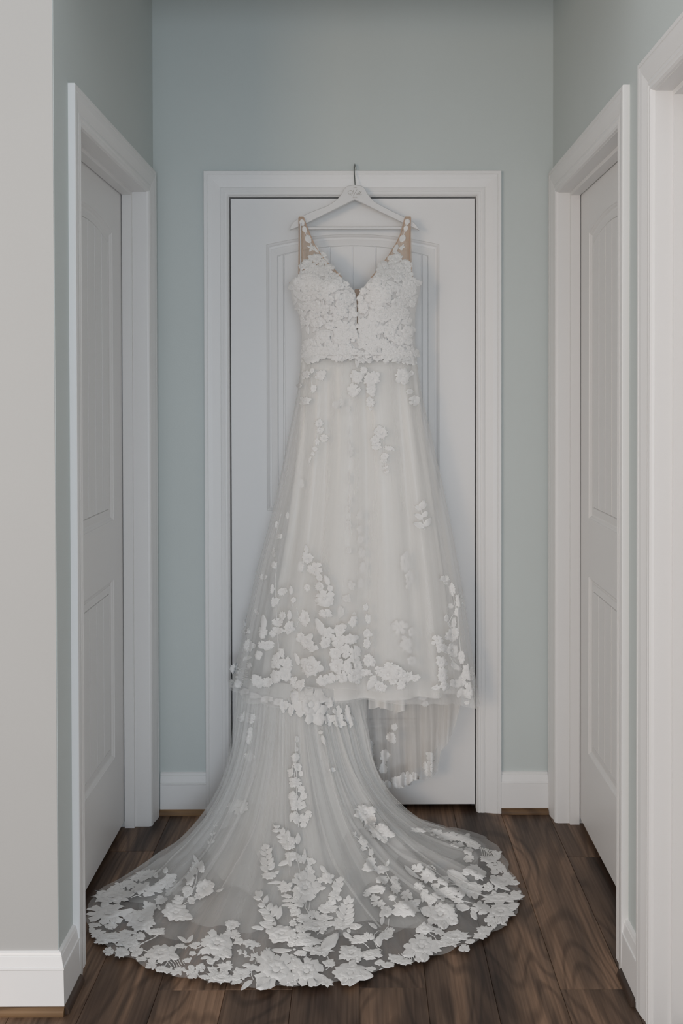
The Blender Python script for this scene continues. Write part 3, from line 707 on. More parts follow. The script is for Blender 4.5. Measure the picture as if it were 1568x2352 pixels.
def petal(m, cx_, cy_, ang, r0, r1, wd, sx, sy, rot, h, style):
    """one petal as a small cupped grid"""
    nr, na = 5, 5; idx = []; jag = [RL.uniform(-1, 1) for _ in range(8)]
    for i in range(nr):
        t = i/(nr-1); r = lerp(r0, r1, t)
        if style == 'r': w_ = wd*math.sin(math.pi*(.13+.62*t))**.8*(1 if t < .99 else .72)
        elif style == 'p': w_ = wd*math.sin(math.pi*(.10+.86*t))**.9
        else: w_ = wd*(.35+.65*t)
        row = []
        for j in range(na):
            a = (j/(na-1)-.5)*2
            rr = r
            if i == nr-1:
                if style == 'r': rr = r1*(1-.26*a*a+.04*jag[j])
                elif style == 'p': rr = r1*(1.04-.22*abs(a)+.05*jag[j])
                else: rr = r1*(1-.16*a*a+.11*jag[j])
            lx = rr*math.cos(ang)-w_*a*math.sin(ang); ly = rr*math.sin(ang)+w_*a*math.cos(ang)
            X, Y = lx*sx, ly*sy
            px = cx_+X*math.cos(rot)-Y*math.sin(rot); py = cy_+X*math.sin(rot)+Y*math.cos(rot)
            hh = h*(math.sin(math.pi*min(1, t*1.05))*.8*(1-.5*a*a)+.35*(abs(a) if t > .3 else 0))
            row.append(m.pt(px, py, hh))
        idx.append(row)
    for i in range(nr-1):
        for j in range(na-1): m.f.append((idx[i][j], idx[i][j+1], idx[i+1][j+1], idx[i+1][j]))
BEADS = []; FLOWERS = []
def flower(hit, x, y, rx, ry, rot=0, n=6, style='r', double=None, beads=0, lift=.0015):
    m = Motif(hit, x, y, lift); rot = math.radians(rot)
    hs = m.scale*min(rx, ry)*(.13 if py_train(y) else .19); a0 = RL.uniform(0, 6.28)
    big = max(rx, ry)
    if double is None: double = big > 24
    wd = math.pi/n*(.86 if style != 'p' else .74)
    for k in range(n):
        petal(m, x, y, a0+2*math.pi*k/n+RL.uniform(-.12, .12), .06, RL.uniform(.84, 1.12), wd*RL.uniform(.80, 1.15), rx, ry, rot, hs, style)
    if double:
        n2 = max(5, n-1)
        for k in range(n2): petal(m, x, y, a0+.4+2*math.pi*k/n2, .04, RL.uniform(.58, .70), math.pi/n2*.62, rx, ry, rot, hs*1.6, 'f' if style != 'p' else 'p')
    if big > 10.5:                                          # small leaves showing behind the petals
        for _ in range(RL.choice((1, 2, 3))):
            a = RL.uniform(0, 6.28); q_ = RL.uniform(1.12, 1.32); leaf_shape(m, x+.55*rx*math.cos(a), y+.55*ry*math.sin(a), x+q_*rx*math.cos(a+.2), y+q_*ry*math.sin(a+.2), min(rx, ry)*.75, serr=.05)
    nd = 8; c = m.pt(x, y, hs*1.5)                         # centre disc
    rg = [m.pt(x+.17*rx*math.cos(2*math.pi*k/nd), y+.17*ry*math.sin(2*math.pi*k/nd), hs*1.1) for k in range(nd)]
    for k in range(nd): m.f.append((c, rg[k], rg[(k+1) % nd]))
    if beads:
        for _ in range(beads):
            a, r = RL.uniform(0, 6.28), RL.uniform(0, .5); i = m.pt(x+rx*r*math.cos(a), y+ry*r*math.sin(a), hs*1.6+.001)
            BEADS.append(m.v[i]); m.v.pop()
    return m
def leaf_shape(m, x0, y0, x1, y1, w_, h=None, serr=.0):
    dx, dy = x1-x0, y1-y0; L_ = math.hypot(dx, dy) or 1; ux, uy = dx/L_, dy/L_; n = 7
    hs = m.scale*w_*.20 if h is None else h; rows = []
    for i in range(n):
        t = i/(n-1); ww = w_/2*(math.sin(math.pi*min(1, .04+.96*t**.85))**.75+.04); bend = .08*L_*math.sin(math.pi*t)
        if serr and 0 < i < n-1: ww *= 1+serr*(1 if i % 2 else -1)
        cx_, cy_ = x0+dx*t-uy*bend*.5, y0+dy*t+ux*bend*.5; row = []
        for a in (-1, -.5, 0, .5, 1):
            row.append(m.pt(cx_-uy*ww*a, cy_+ux*ww*a, hs*(1-abs(a))*.0+hs*(.9-abs(abs(a)-.5)*1.4)))
        rows.append(row)
    for i in range(n-1):
        for j in range(4): m.f.append((rows[i][j], rows[i][j+1], rows[i+1][j+1], rows[i+1][j]))
def stem_shape(m, pts, w_):
    pr = None
    for i, (x, y) in enumerate(pts):
        a = pts[max(0, i-1)]; c = pts[min(len(pts)-1, i+1)]; dx, dy = c[0]-a[0], c[1]-a[1]; L_ = math.hypot(dx, dy) or 1
        nx_, ny_ = -dy/L_*w_/2, dx/L_*w_/2; row = [m.pt(x+nx_, y+ny_, .0), m.pt(x, y, .0011), m.pt(x-nx_, y-ny_, .0)]
        if pr: m.f += [(pr[0], pr[1], row[1], row[0]), (pr[1], pr[2], row[2], row[1])]
        pr = row
def finish(m, name, parent, mat=None):
    if not m.f: return None
    c = sum(m.v, Vector())/len(m.v); 
    return link(name, [v-c for v in m.v], m.f, mat or M['lace'], parent, smooth=True, loc=c-DO)
def lace_flower(parent, hit, x, y, rx, ry=None, rot=0, n=None, style=None, b=0, lift=.0015):
    ry = ry or rx; rx *= 1.10; ry *= 1.10
    if n is None: n = 5 if rx < 9 else RL.choice((5, 6, 7)) if rx < 20 else RL.choice((7, 8, 9))
    if style is None: style = RL.choice(('r', 'r', 'f', 'f', 'r', 'p'))
    m = flower(hit, x, y, rx, ry, rot, n, style, None, b, lift); o = finish(m, 'lace_flower', parent); FLOWERS.append((rx*ry, o, parent)) if o else None; return o
def lace_leaf(parent, hit, x0, y0, x1, y1, w_, b=0):
    m = Motif(hit, (x0+x1)/2, (y0+y1)/2); leaf_shape(m, x0, y0, x1, y1, w_, serr=.06)
    if b:
        for _ in range(b):
            t, q_ = RL.uniform(.2, .8), RL.uniform(-.3, .3); i = m.pt(lerp(x0, x1, t)-(y1-y0)*q_*.3, lerp(y0, y1, t)+(x1-x0)*q_*.3, .002); BEADS.append(m.v[i]); m.v.pop()
    return finish(m, 'lace_leaf', parent)
def lace_sprig(parent, hit, x0, y0, x1, y1, w_, pairs=4, tipleaf=True):
    """stem from base (x0,y0) to tip (x1,y1) carrying pairs of leaves"""
    m = Motif(hit, (x0+x1)/2, (y0+y1)/2); dx, dy = x1-x0, y1-y0; L_ = math.hypot(dx, dy); ux, uy = dx/L_, dy/L_
    stem_shape(m, [(x0+dx*t, y0+dy*t) for t in (0, .25, .5, .75, .95)], 2.0)
    for k in range(pairs):
        t = .12+.66*k/max(1, pairs-1); s_ = 1-.45*k/max(1, pairs)
        for sd in (-1, 1):
            t2 = t+.05*sd*RL.uniform(.3, 1); bx, by = x0+dx*t2, y0+dy*t2; ll = w_*.62*s_*RL.uniform(.85, 1.15); an = RL.uniform(.75, 1.0)
            ex, ey = bx+(ux*math.cos(an)-sd*uy*math.sin(an))*ll, by+(uy*math.cos(an)+sd*ux*math.sin(an))*ll
            leaf_shape(m, bx, by, ex, ey, w_*.36*s_)
    if tipleaf: leaf_shape(m, x0+dx*.84, y0+dy*.84, x0+dx*1.04, y0+dy*1.04, w_*.26)
    return finish(m, 'lace_sprig', parent)
def lace_fringe(parent, hit, pts0, pts1, n, w_=1.7):
    """comb of thin embroidered stamens between two guide lines"""
    m = Motif(hit, (pts0[0][0]+pts1[0][0])/2, (pts0[0][1]+pts1[0][1])/2)
    for k in range(n):
        t = k/(n-1); a = (lerp(pts0[0][0], pts0[1][0], t), lerp(pts0[0][1], pts0[1][1], t)); c = (lerp(pts1[0][0], pts1[1][0], t), lerp(pts1[0][1], pts1[1][1], t))
        mx = ((a[0]+c[0])/2+2*math.sin(k), (a[1]+c[1])/2-1.5); stem_shape(m, [a, ((a[0]+mx[0])/2, (a[1]+mx[1])/2), mx, ((c[0]+mx[0])/2, (c[1]+mx[1])/2), c], w_)
    return finish(m, 'lace_fringe', parent)
def stems(parent, hit, name, lines, w_=1.8):
    m = None
    for pts in lines:
        k = Motif(hit, *pts[len(pts)//2]); stem_shape(k, pts, w_)
        if m is None: m = k
        else:
            n = len(m.v); m.v += k.v; m.f += [tuple(i+n for i in f) for f in k.f]
    o = finish(m, name, parent, M['lace_thread']); o['kind'] = 'stuff'; return o
def do(parent, keys, items, lift=.0015):
    hit = caster(keys)
    for it in items:
        k = it[0]; a = it[1:]
        if k == 'F': lace_flower(parent, hit, *a, lift=lift)
        elif k == 'B': lace_flower(parent, hit, a[0], a[1], a[2], a[3], b=max(5, int(a[2]*.7)), lift=lift)
        elif k == 'P': lace_flower(parent, hit, a[0], a[1], a[2], a[3], a[4] if len(a) > 4 else 0, 9, 'f', lift=lift)
        elif k == 'R': lace_flower(parent, hit, a[0], a[1], a[2], a[3], a[4] if len(a) > 4 else 0, 8, 'r', lift=lift)
        elif k == 'K': lace_flower(parent, hit, a[0], a[1], a[2], a[3], a[4] if len(a) > 4 else 0, 9, 'p', lift=lift)
        elif k == 'Q': lace_flower(parent, hit, a[0], a[1], a[2], a[3], a[4] if len(a) > 4 else 0, 5, 'r', lift=lift)
        elif k == 'L': lace_leaf(parent, hit, *a)
        elif k == 'S': lace_sprig(parent, hit, *a)
        elif k == 'A': lace_fringe(parent, hit, *a)
def part_of(name):
    return [o for o in bpy.data.objects if o.name == name][0]
# train: hand-placed embroidery read off the gown, farthest layer first
TR = ['train']
hide = part_of('train_underlayer')
do(hide, ['train2', 'train3'], [('F', 547, 1853, 22, 16), ('F', 567, 1649, 22, 12), ('F', 570, 1690, 13, 19), ('F', 572, 1738, 12, 10), ('F', 398, 2040, 22, 14, -25), ('S', 480, 1945, 498, 1885, 16, 3)])
trn = part_of('train')
do(trn, TR, [
 # central vine
 ('F', 682, 1698, 5, 8), ('F', 681, 1720, 5, 6), ('F', 679, 1738, 10, 10), ('F', 684, 1761, 10, 10), ('F', 668, 1774, 7, 10), ('F', 691, 1777, 6, 8), ('B', 678, 1797, 14, 12), ('F', 692, 1813, 9, 9),
 ('B', 673, 1829, 11, 10), ('F', 697, 1828, 8, 9), ('B', 683, 1847, 17, 14), ('F', 676, 1877, 11, 13), ('F', 697, 1884, 11, 15), ('F', 708, 1871, 8, 8),
 ('S', 674, 1952, 629, 1892, 40, 4), ('L', 676, 1932, 646, 1922, 13), ('L', 678, 1945, 645, 1940, 13), ('L', 683, 1940, 684, 1912, 12), ('L', 655, 1925, 640, 1903, 9), ('F', 672, 1966, 17, 11), ('L', 664, 1978, 638, 1989, 12), ('L', 664, 1976, 668, 1991, 10),
 ('L', 697, 1985, 699, 1947, 8), ('F', 714, 1978, 10, 9), ('F', 691, 1973, 10, 9), ('F', 710, 2001, 10, 14), ('S', 616, 2008, 608, 1936, 38, 5), ('F', 616, 2012, 15, 9), ('L', 629, 2008, 641, 2000, 8),
 ('P', 701, 2041, 32, 30), ('B', 700, 2041, 12, 10), ('L', 736, 1988, 751, 2006, 11), ('F', 751, 2015, 13, 14), ('F', 736, 2021, 8, 6), ('L', 730, 2041, 749, 2038, 9), ('F', 684, 2012, 9, 8),
 ('K', 654, 2039, 17, 13), ('L', 650, 2028, 614, 2029, 8), ('L', 670, 2060, 645, 2058, 9), ('L', 672, 2068, 646, 2070, 8), ('L', 674, 2078, 643, 2081, 8), ('L', 682, 2084, 660, 2085, 8), ('F', 684, 2070, 15, 14), ('F', 678, 2095, 12, 9),
 ('F', 776, 2032, 12, 18, 25, 6, 'f'), ('F', 768, 2060, 13, 15, 25, 6, 'f'), ('F', 757, 2074, 9, 7),
 ('S', 632, 2118, 588, 2048, 44, 4), ('L', 636, 2112, 645, 2080, 13), ('L', 632, 2116, 600, 2100, 11), ('F', 616, 2123, 17, 10), ('L', 606, 2134, 576, 2130, 10), ('L', 612, 2134, 618, 2146, 9),
 # right half, upper
 ('R', 839, 1868, 24, 22), ('B', 838, 1870, 14, 12), ('F', 848, 1896, 15, 14), ('R', 875, 1912, 24, 19), ('B', 874, 1912, 12, 9), ('S', 846, 1945, 808, 1912, 20, 3), ('B', 834, 1934, 9, 7), ('B', 834, 1949, 8, 6), ('F', 852, 1958, 6, 9), ('K', 851, 1980, 13, 15),
 ('L', 858, 1996, 830, 1997, 14), ('B', 874, 1997, 15, 11), ('L', 886, 1990, 893, 1974, 7), ('F', 879, 2021, 15, 9), ('F', 905, 2020, 10, 9), ('K', 909, 2041, 14, 15), ('F', 900, 2062, 9, 7), ('Q', 866, 2042, 21, 10), ('F', 842, 2053, 8, 7), ('F', 860, 2063, 11, 7),
 ('F', 932, 2056, 13, 11), ('F', 887, 2094, 14, 13), ('L', 880, 2105, 876, 2126, 10), ('F', 869, 2075, 15, 7), ('R', 935, 2086, 31, 19), ('L', 928, 1988, 966, 2020, 10),
 ('F', 958, 1995, 12, 10), ('K', 983, 2012, 21, 19), ('F', 1017, 2023, 14, 11), ('L', 1027, 2001, 1076, 2027, 25, 10), ('F', 1029, 2050, 25, 12), ('K', 1080, 2041, 34, 19), ('B', 1122, 2039, 11, 10), ('L', 1138, 2046, 1140, 2031, 8),
 ('F', 1094, 2004, 26, 14, 35), ('K', 1157, 2024, 30, 14), ('L', 1124, 2019, 1172, 2046, 11), ('F', 1184, 2056, 15, 10, 25), ('K', 1145, 2063, 46, 14), ('F', 990, 2066, 15, 12), ('F', 974, 2056, 9, 13), ('F', 1009, 2056, 18, 11), ('F', 962, 2035, 11, 8),
 ('F', 1000, 2034, 10, 6), ('L', 992, 2038, 1016, 2052, 7), ('F', 1050, 2068, 12, 7), ('L', 1047, 2081, 1080, 2086, 18), ('F', 1104, 2087, 21, 14), ('K', 1150, 2094, 36, 22), ('L', 1083, 2091, 1095, 2114, 14), ('F', 1128, 2116, 13, 14), ('L', 1145, 2112, 1164, 2126, 9),
 ('R', 1011, 2101, 36, 28), ('B', 1011, 2100, 11, 8), ('F', 976, 2134, 23, 12), ('F', 1006, 2139, 13, 9), ('P', 968, 2175, 38, 27), ('A', ((915, 2190), (947, 2188)), ((925, 2206), (958, 2202)), 7), ('F', 962, 2203, 11, 7), ('F', 926, 2209, 22, 7),
 ('K', 1044, 2151, 36, 14), ('F', 1032, 2165, 24, 9), ('F', 1065, 2178, 12, 8), ('K', 1111, 2137, 19, 11), ('F', 1103, 2150, 15, 7), ('F', 1000, 2170, 13, 12), ('F', 1079, 2163, 10, 6),
 ('F', 967, 1907, 24, 6), ('F', 1000, 1912, 14, 7), ('F', 1030, 1921, 22, 10), ('F', 1062, 1925, 17, 9), ('F', 1084, 1938, 22, 10, 25), ('F', 1048, 1940, 14, 7), ('F', 1075, 1955, 11, 8), ('F', 1076, 1972, 11, 8), ('A', ((1103, 1945), (1128, 1952)), ((1108, 1965), (1142, 1972)), 8),
 ('F', 1124, 1974, 22, 8), ('F', 1128, 1988, 9, 6), ('F', 1150, 1993, 17, 9, 40), ('L', 1126, 2002, 1148, 2003, 12), ('F', 1165, 2010, 10, 6, 35), ('F', 1140, 1962, 12, 7, 35),
 # left half
 ('K', 256, 2060, 46, 20), ('B', 256, 2061, 14, 8), ('P', 248, 2099, 50, 20, -4), ('F', 298, 2031, 13, 10), ('K', 334, 2009, 27, 13, -12), ('L', 376, 2006, 383, 1992, 12), ('K', 323, 2041, 19, 14), ('F', 349, 2047, 18, 11, -28), ('F', 372, 2030, 22, 12, -28), ('F', 392, 2017, 16, 9, -28),
 ('F', 284, 2032, 16, 8, -25), ('F', 262, 2042, 16, 8, -25), ('F', 310, 2016, 12, 7, -20), ('R', 344, 2084, 16, 13), ('F', 369, 2067, 13, 11), ('L', 362, 2078, 368, 2091, 7), ('R', 323, 2114, 37, 26), ('Q', 404, 2097, 32, 21), ('F', 409, 2068, 13, 10), ('B', 431, 2047, 14, 13), ('F', 439, 2067, 10, 8),
 ('F', 437, 2018, 10, 14), ('F', 444, 1998, 9, 11), ('L', 455, 1990, 443, 1962, 9), ('L', 455, 1992, 464, 1976, 9), ('L', 452, 1992, 440, 1980, 9), ('F', 462, 1994, 8, 11), ('Q', 468, 2040, 20, 20), ('L', 496, 2048, 513, 2041, 6), ('F', 456, 2058, 12, 9),
 ('F', 356, 2141, 23, 9), ('F', 321, 2151, 13, 9), ('F', 290, 2143, 19, 9), ('K', 258, 2154, 40, 14), ('F', 300, 2158, 16, 9), ('F', 224, 2144, 17, 8), ('F', 216, 2125, 13, 6), ('F', 211, 2136, 7, 7), ('F', 256, 2127, 14, 7), ('F', 234, 2160, 16, 7, 20),
 ('F', 250, 2186, 12, 9), ('K', 278, 2187, 15, 15, 20), ('F', 298, 2169, 24, 9), ('F', 314, 2184, 13, 12), ('F', 326, 2203, 12, 6), ('P', 368, 2190, 37, 21, -12), ('F', 348, 2217, 13, 9), ('F', 371, 2226, 14, 8), ('F', 387, 2229, 10, 7), ('A', ((383, 2208), (418, 2203)), ((396, 2224), (424, 2216)), 6),
 ('F', 408, 2230, 19, 8, -22), ('F', 430, 2206, 10, 7), ('F', 439, 2222, 9, 7), ('F', 440, 2236, 14, 10), ('L', 429, 2165, 407, 2151, 9), ('L', 429, 2165, 444, 2147, 10), ('F', 414, 2173, 12, 6), ('F', 448, 2170, 13, 7, -20), ('F', 442, 2190, 8, 6),
 ('P', 498, 2168, 38, 28), ('F', 512, 2192, 22, 14), ('F', 533, 2124, 16, 12), ('F', 533, 2146, 19, 9), ('F', 549, 2161, 11, 9), ('F', 573, 2166, 17, 8), ('F', 590, 2170, 8, 5), ('S', 588, 2205, 619, 2178, 20, 3), ('S', 586, 2203, 545, 2184, 20, 3), ('S', 587, 2200, 578, 2172, 18, 2),
 ('Q', 647, 2145, 37, 21), ('L', 623, 2182, 672, 2182, 11), ('P', 634, 2230, 50, 38), ('B', 636, 2230, 22, 15), ('L', 579, 2252, 553, 2275, 12), ('F', 579, 2222, 13, 8), ('L', 576, 2217, 556, 2218, 9), ('K', 518, 2221, 21, 11), ('K', 508, 2246, 36, 15), ('F', 554, 2237, 21, 12), ('F', 545, 2254, 14, 7),
 ('F', 483, 2208, 10, 8), ('B', 460, 2223, 12, 9), ('F', 470, 2244, 14, 6), ('L', 480, 2198, 460, 2203, 8), ('L', 474, 2176, 452, 2196, 7), ('F', 488, 2228, 12, 8),
 ('F', 750, 2088, 21, 11), ('F', 721, 2100, 13, 10), ('K', 725, 2126, 37, 15), ('F', 744, 2108, 16, 9), ('S', 785, 2134, 801, 2058, 44, 5), ('L', 800, 2127, 832, 2127, 15, 4), ('F', 784, 2126, 22, 11), ('L', 799, 2133, 804, 2143, 9), ('F', 694, 2110, 14, 9), ('F', 690, 2132, 12, 9),
 ('L', 738, 2182, 777, 2143, 27), ('F', 704, 2163, 34, 11), ('K', 735, 2183, 31, 13), ('F', 692, 2189, 13, 8), ('F', 694, 2148, 16, 7), ('R', 806, 2190, 31, 19), ('F', 849, 2193, 24, 12), ('Q', 804, 2235, 41, 23), ('R', 804, 2238, 34, 20), ('P', 704, 2233, 37, 32), ('B', 703, 2234, 16, 11), ('F', 750, 2256, 19, 11), ('F', 733, 2250, 14, 12),
 ('F', 755, 2213, 13, 9), ('L', 788, 2143, 809, 2155, 12), ('F', 826, 2158, 20, 10), ('F', 847, 2151, 11, 8), ('L', 869, 2151, 872, 2176, 16), ('F', 884, 2149, 17, 10), ('F', 896, 2138, 9, 7), ('L', 866, 2133, 845, 2120, 9), ('F', 872, 2211, 12, 7), ('F', 892, 2216, 14, 7), ('F', 909, 2200, 18, 8), ('F', 852, 2226, 12, 6), ('L', 852, 2184, 874, 2180, 7),
 ('F', 668, 2205, 13, 11), ('F', 667, 2170, 8, 6), ('F', 675, 2150, 9, 8), ('F', 671, 2255, 13, 9), ('F', 673, 2120, 9, 8), ('B', 662, 2260, 10, 6),
], lift=.002)
stems(trn, caster(TR), 'lace_stems', [
 [(679, 1705), (678, 1740), (682, 1790), (680, 1850), (686, 1900)], [(676, 1745), (668, 1772)], [(681, 1755), (676, 1778), (678, 1795)], [(690, 1890), (684, 1920), (680, 1960), (690, 2010)],
 [(703, 2070), (701, 2085), (709, 2097)], [(712, 2070), (709, 2090), (722, 2097)], [(700, 2180), (703, 2200)], [(705, 1985), (702, 2000)], [(721, 2020), (722, 2035), (718, 2045)], [(730, 2042), (736, 2028), (745, 2022)],
 [(866, 2176), (858, 2160), (860, 2145), (868, 2138), (882, 2139), (891, 2128), (893, 2110)], [(866, 2177), (878, 2183)], [(848, 2178), (840, 2170), (832, 2164)], [(852, 1965), (848, 1950), (842, 1940)], [(885, 2002), (894, 2018), (902, 2032)], [(903, 2066), (914, 2080), (925, 2084)],
 [(995, 2036), (1015, 2044), (1035, 2050)], [(1022, 2030), (1048, 2032)], [(1052, 2066), (1075, 2072), (1095, 2076)], [(1130, 2046), (1140, 2054)], [(1002, 2074), (1004, 2085)], [(986, 2144), (998, 2152), (1003, 2163)], [(870, 2228), (900, 2214)],
 [(577, 2228), (577, 2240), (582, 2250)], [(592, 2200), (585, 2214)], [(533, 2135), (536, 2145)], [(450, 2235), (460, 2243), (475, 2247)], [(487, 2215), (490, 2228)], [(430, 2173), (425, 2180)], [(447, 2180), (465, 2172)], [(360, 2150), (345, 2158), (322, 2168)], [(330, 2166), (310, 2175)],
 [(300, 2062), (315, 2056), (325, 2060)], [(250, 2075), (243, 2068)], [(332, 2090), (336, 2098)], [(449, 2030), (452, 2010), (455, 1996)], [(441, 2050), (447, 2032)], [(420, 2078), (430, 2072)], [(654, 2050), (655, 2058)], [(662, 2062), (670, 2080)], [(645, 2030), (655, 2036)],
 [(755, 2222), (748, 2228)], [(752, 2196), (755, 2206)], [(805, 2208), (802, 2216)], [(745, 2155), (740, 2165)], [(735, 2140), (728, 2146)], [(968, 2010), (990, 2022)], [(1118, 2127), (1110, 2133)], [(395, 2200), (385, 2208), (378, 2220)], [(318, 2178), (340, 2186)], [(325, 2196), (342, 2200)],
], 2.0)
# buttons along the train's centre seam
m = Motif(caster(TR), 672, 2100)
for (x, y) in [(683, 2022), (680, 2030), (679, 2047), (680, 2061), (674, 2102), (676, 2112), (679, 2124), (676, 2136), (677, 2146), (676, 2154), (675, 2163), (676, 2172), (676, 2182), (674, 2205), (676, 2225), (675, 2240), (672, 2255)]:
    c = m.pt(x, y, .005); rg = [m.pt(x+3.6*math.cos(k), y+2.7*math.sin(k), .0025) for k in (0, 1.05, 2.1, 3.14, 4.19, 5.24)]
    for k in range(6): m.f.append((c, rg[k], rg[(k+1) % 6]))
finish(m, 'seam_buttons', trn)['kind'] = 'stuff'

# around the hem of the underskirt
und = part_of('underskirt')
do(und, ['under'], [('F', 983, 1764, 12, 15, 0, 7, 'f', 3), ('F', 989, 1738, 9, 13), ('F', 887, 1803, 13, 11), ('F', 912, 1797, 13, 15), ('F', 930, 1788, 14, 15), ('F', 950, 1784, 12, 9), ('F', 868, 1798, 10, 12), ('F', 856, 1762, 11, 14), ('F', 861, 1783, 9, 12), ('F', 848, 1712, 8, 18),
 ('F', 850, 1735, 9, 12), ('F', 973, 1596, 10, 15), ('F', 976, 1616, 8, 7), ('F', 897, 1693, 13, 13), ('F', 884, 1735, 10, 18), ('F', 905, 1670, 8, 8), ('F', 880, 1765, 8, 12)])
do(trn, TR, [('P', 712, 1618, 37, 40), ('F', 639, 1612, 13, 9), ('F', 652, 1621, 9, 13), ('F', 612, 1606, 15, 8), ('F', 586, 1598, 12, 8), ('F', 562, 1588, 11, 8), ('F', 776, 1644, 12, 20), ('F', 781, 1662, 12, 10), ('F', 754, 1652, 10, 12), ('F', 668, 1630, 7, 14), ('F', 798, 1640, 7, 20), ('F', 806, 1655, 6, 14),
 ('F', 736, 1682, 6, 5), ('L', 738, 1688, 752, 1716, 10), ('F', 763, 1768, 7, 6), ('F', 676, 1598, 6, 12), ('F', 755, 1615, 10, 14)], lift=.004)

# skirt
sk = part_of('skirt_overlay'); SKT = ['skirt']
md = part_of('tulle_underlayer')
do(md, ['mid'], [('F', 813, 1424, 9, 14), ('F', 947, 1518, 12, 12), ('F', 935, 1480, 14, 18), ('F', 918, 1440, 16, 16), ('F', 945, 1452, 7, 10), ('F', 805, 1039, 6, 12), ('F', 797, 990, 5, 9), ('L', 802, 1010, 806, 1050, 8), ('F', 800, 1100, 5, 12), ('F', 803, 1150, 5, 9), ('F', 798, 1170, 6, 8), ('F', 801, 1205, 6, 10), ('F', 826, 1185, 7, 12),
 ('F', 826, 1215, 7, 10), ('F', 828, 1240, 7, 10), ('F', 830, 1270, 7, 12), ('F', 832, 1305, 6, 12), ('F', 829, 1340, 7, 12), ('F', 801, 1265, 6, 8), ('F', 806, 1345, 8, 10), ('F', 795, 1375, 9, 10), ('F', 783, 1405, 10, 12), ('F', 690, 1110, 8, 10), ('F', 660, 1185, 4, 8), ('F', 640, 1232, 5, 8), ('F', 635, 1205, 4, 8), ('F', 700, 1420, 12, 20), ('F', 705, 1350, 8, 9),
 ('F', 770, 930, 8, 9), ('F', 782, 924, 9, 10), ('F', 798, 940, 8, 8), ('F', 690, 1300, 8, 12), ('F', 930, 1290, 12, 22), ('F', 940, 1330, 10, 20)])
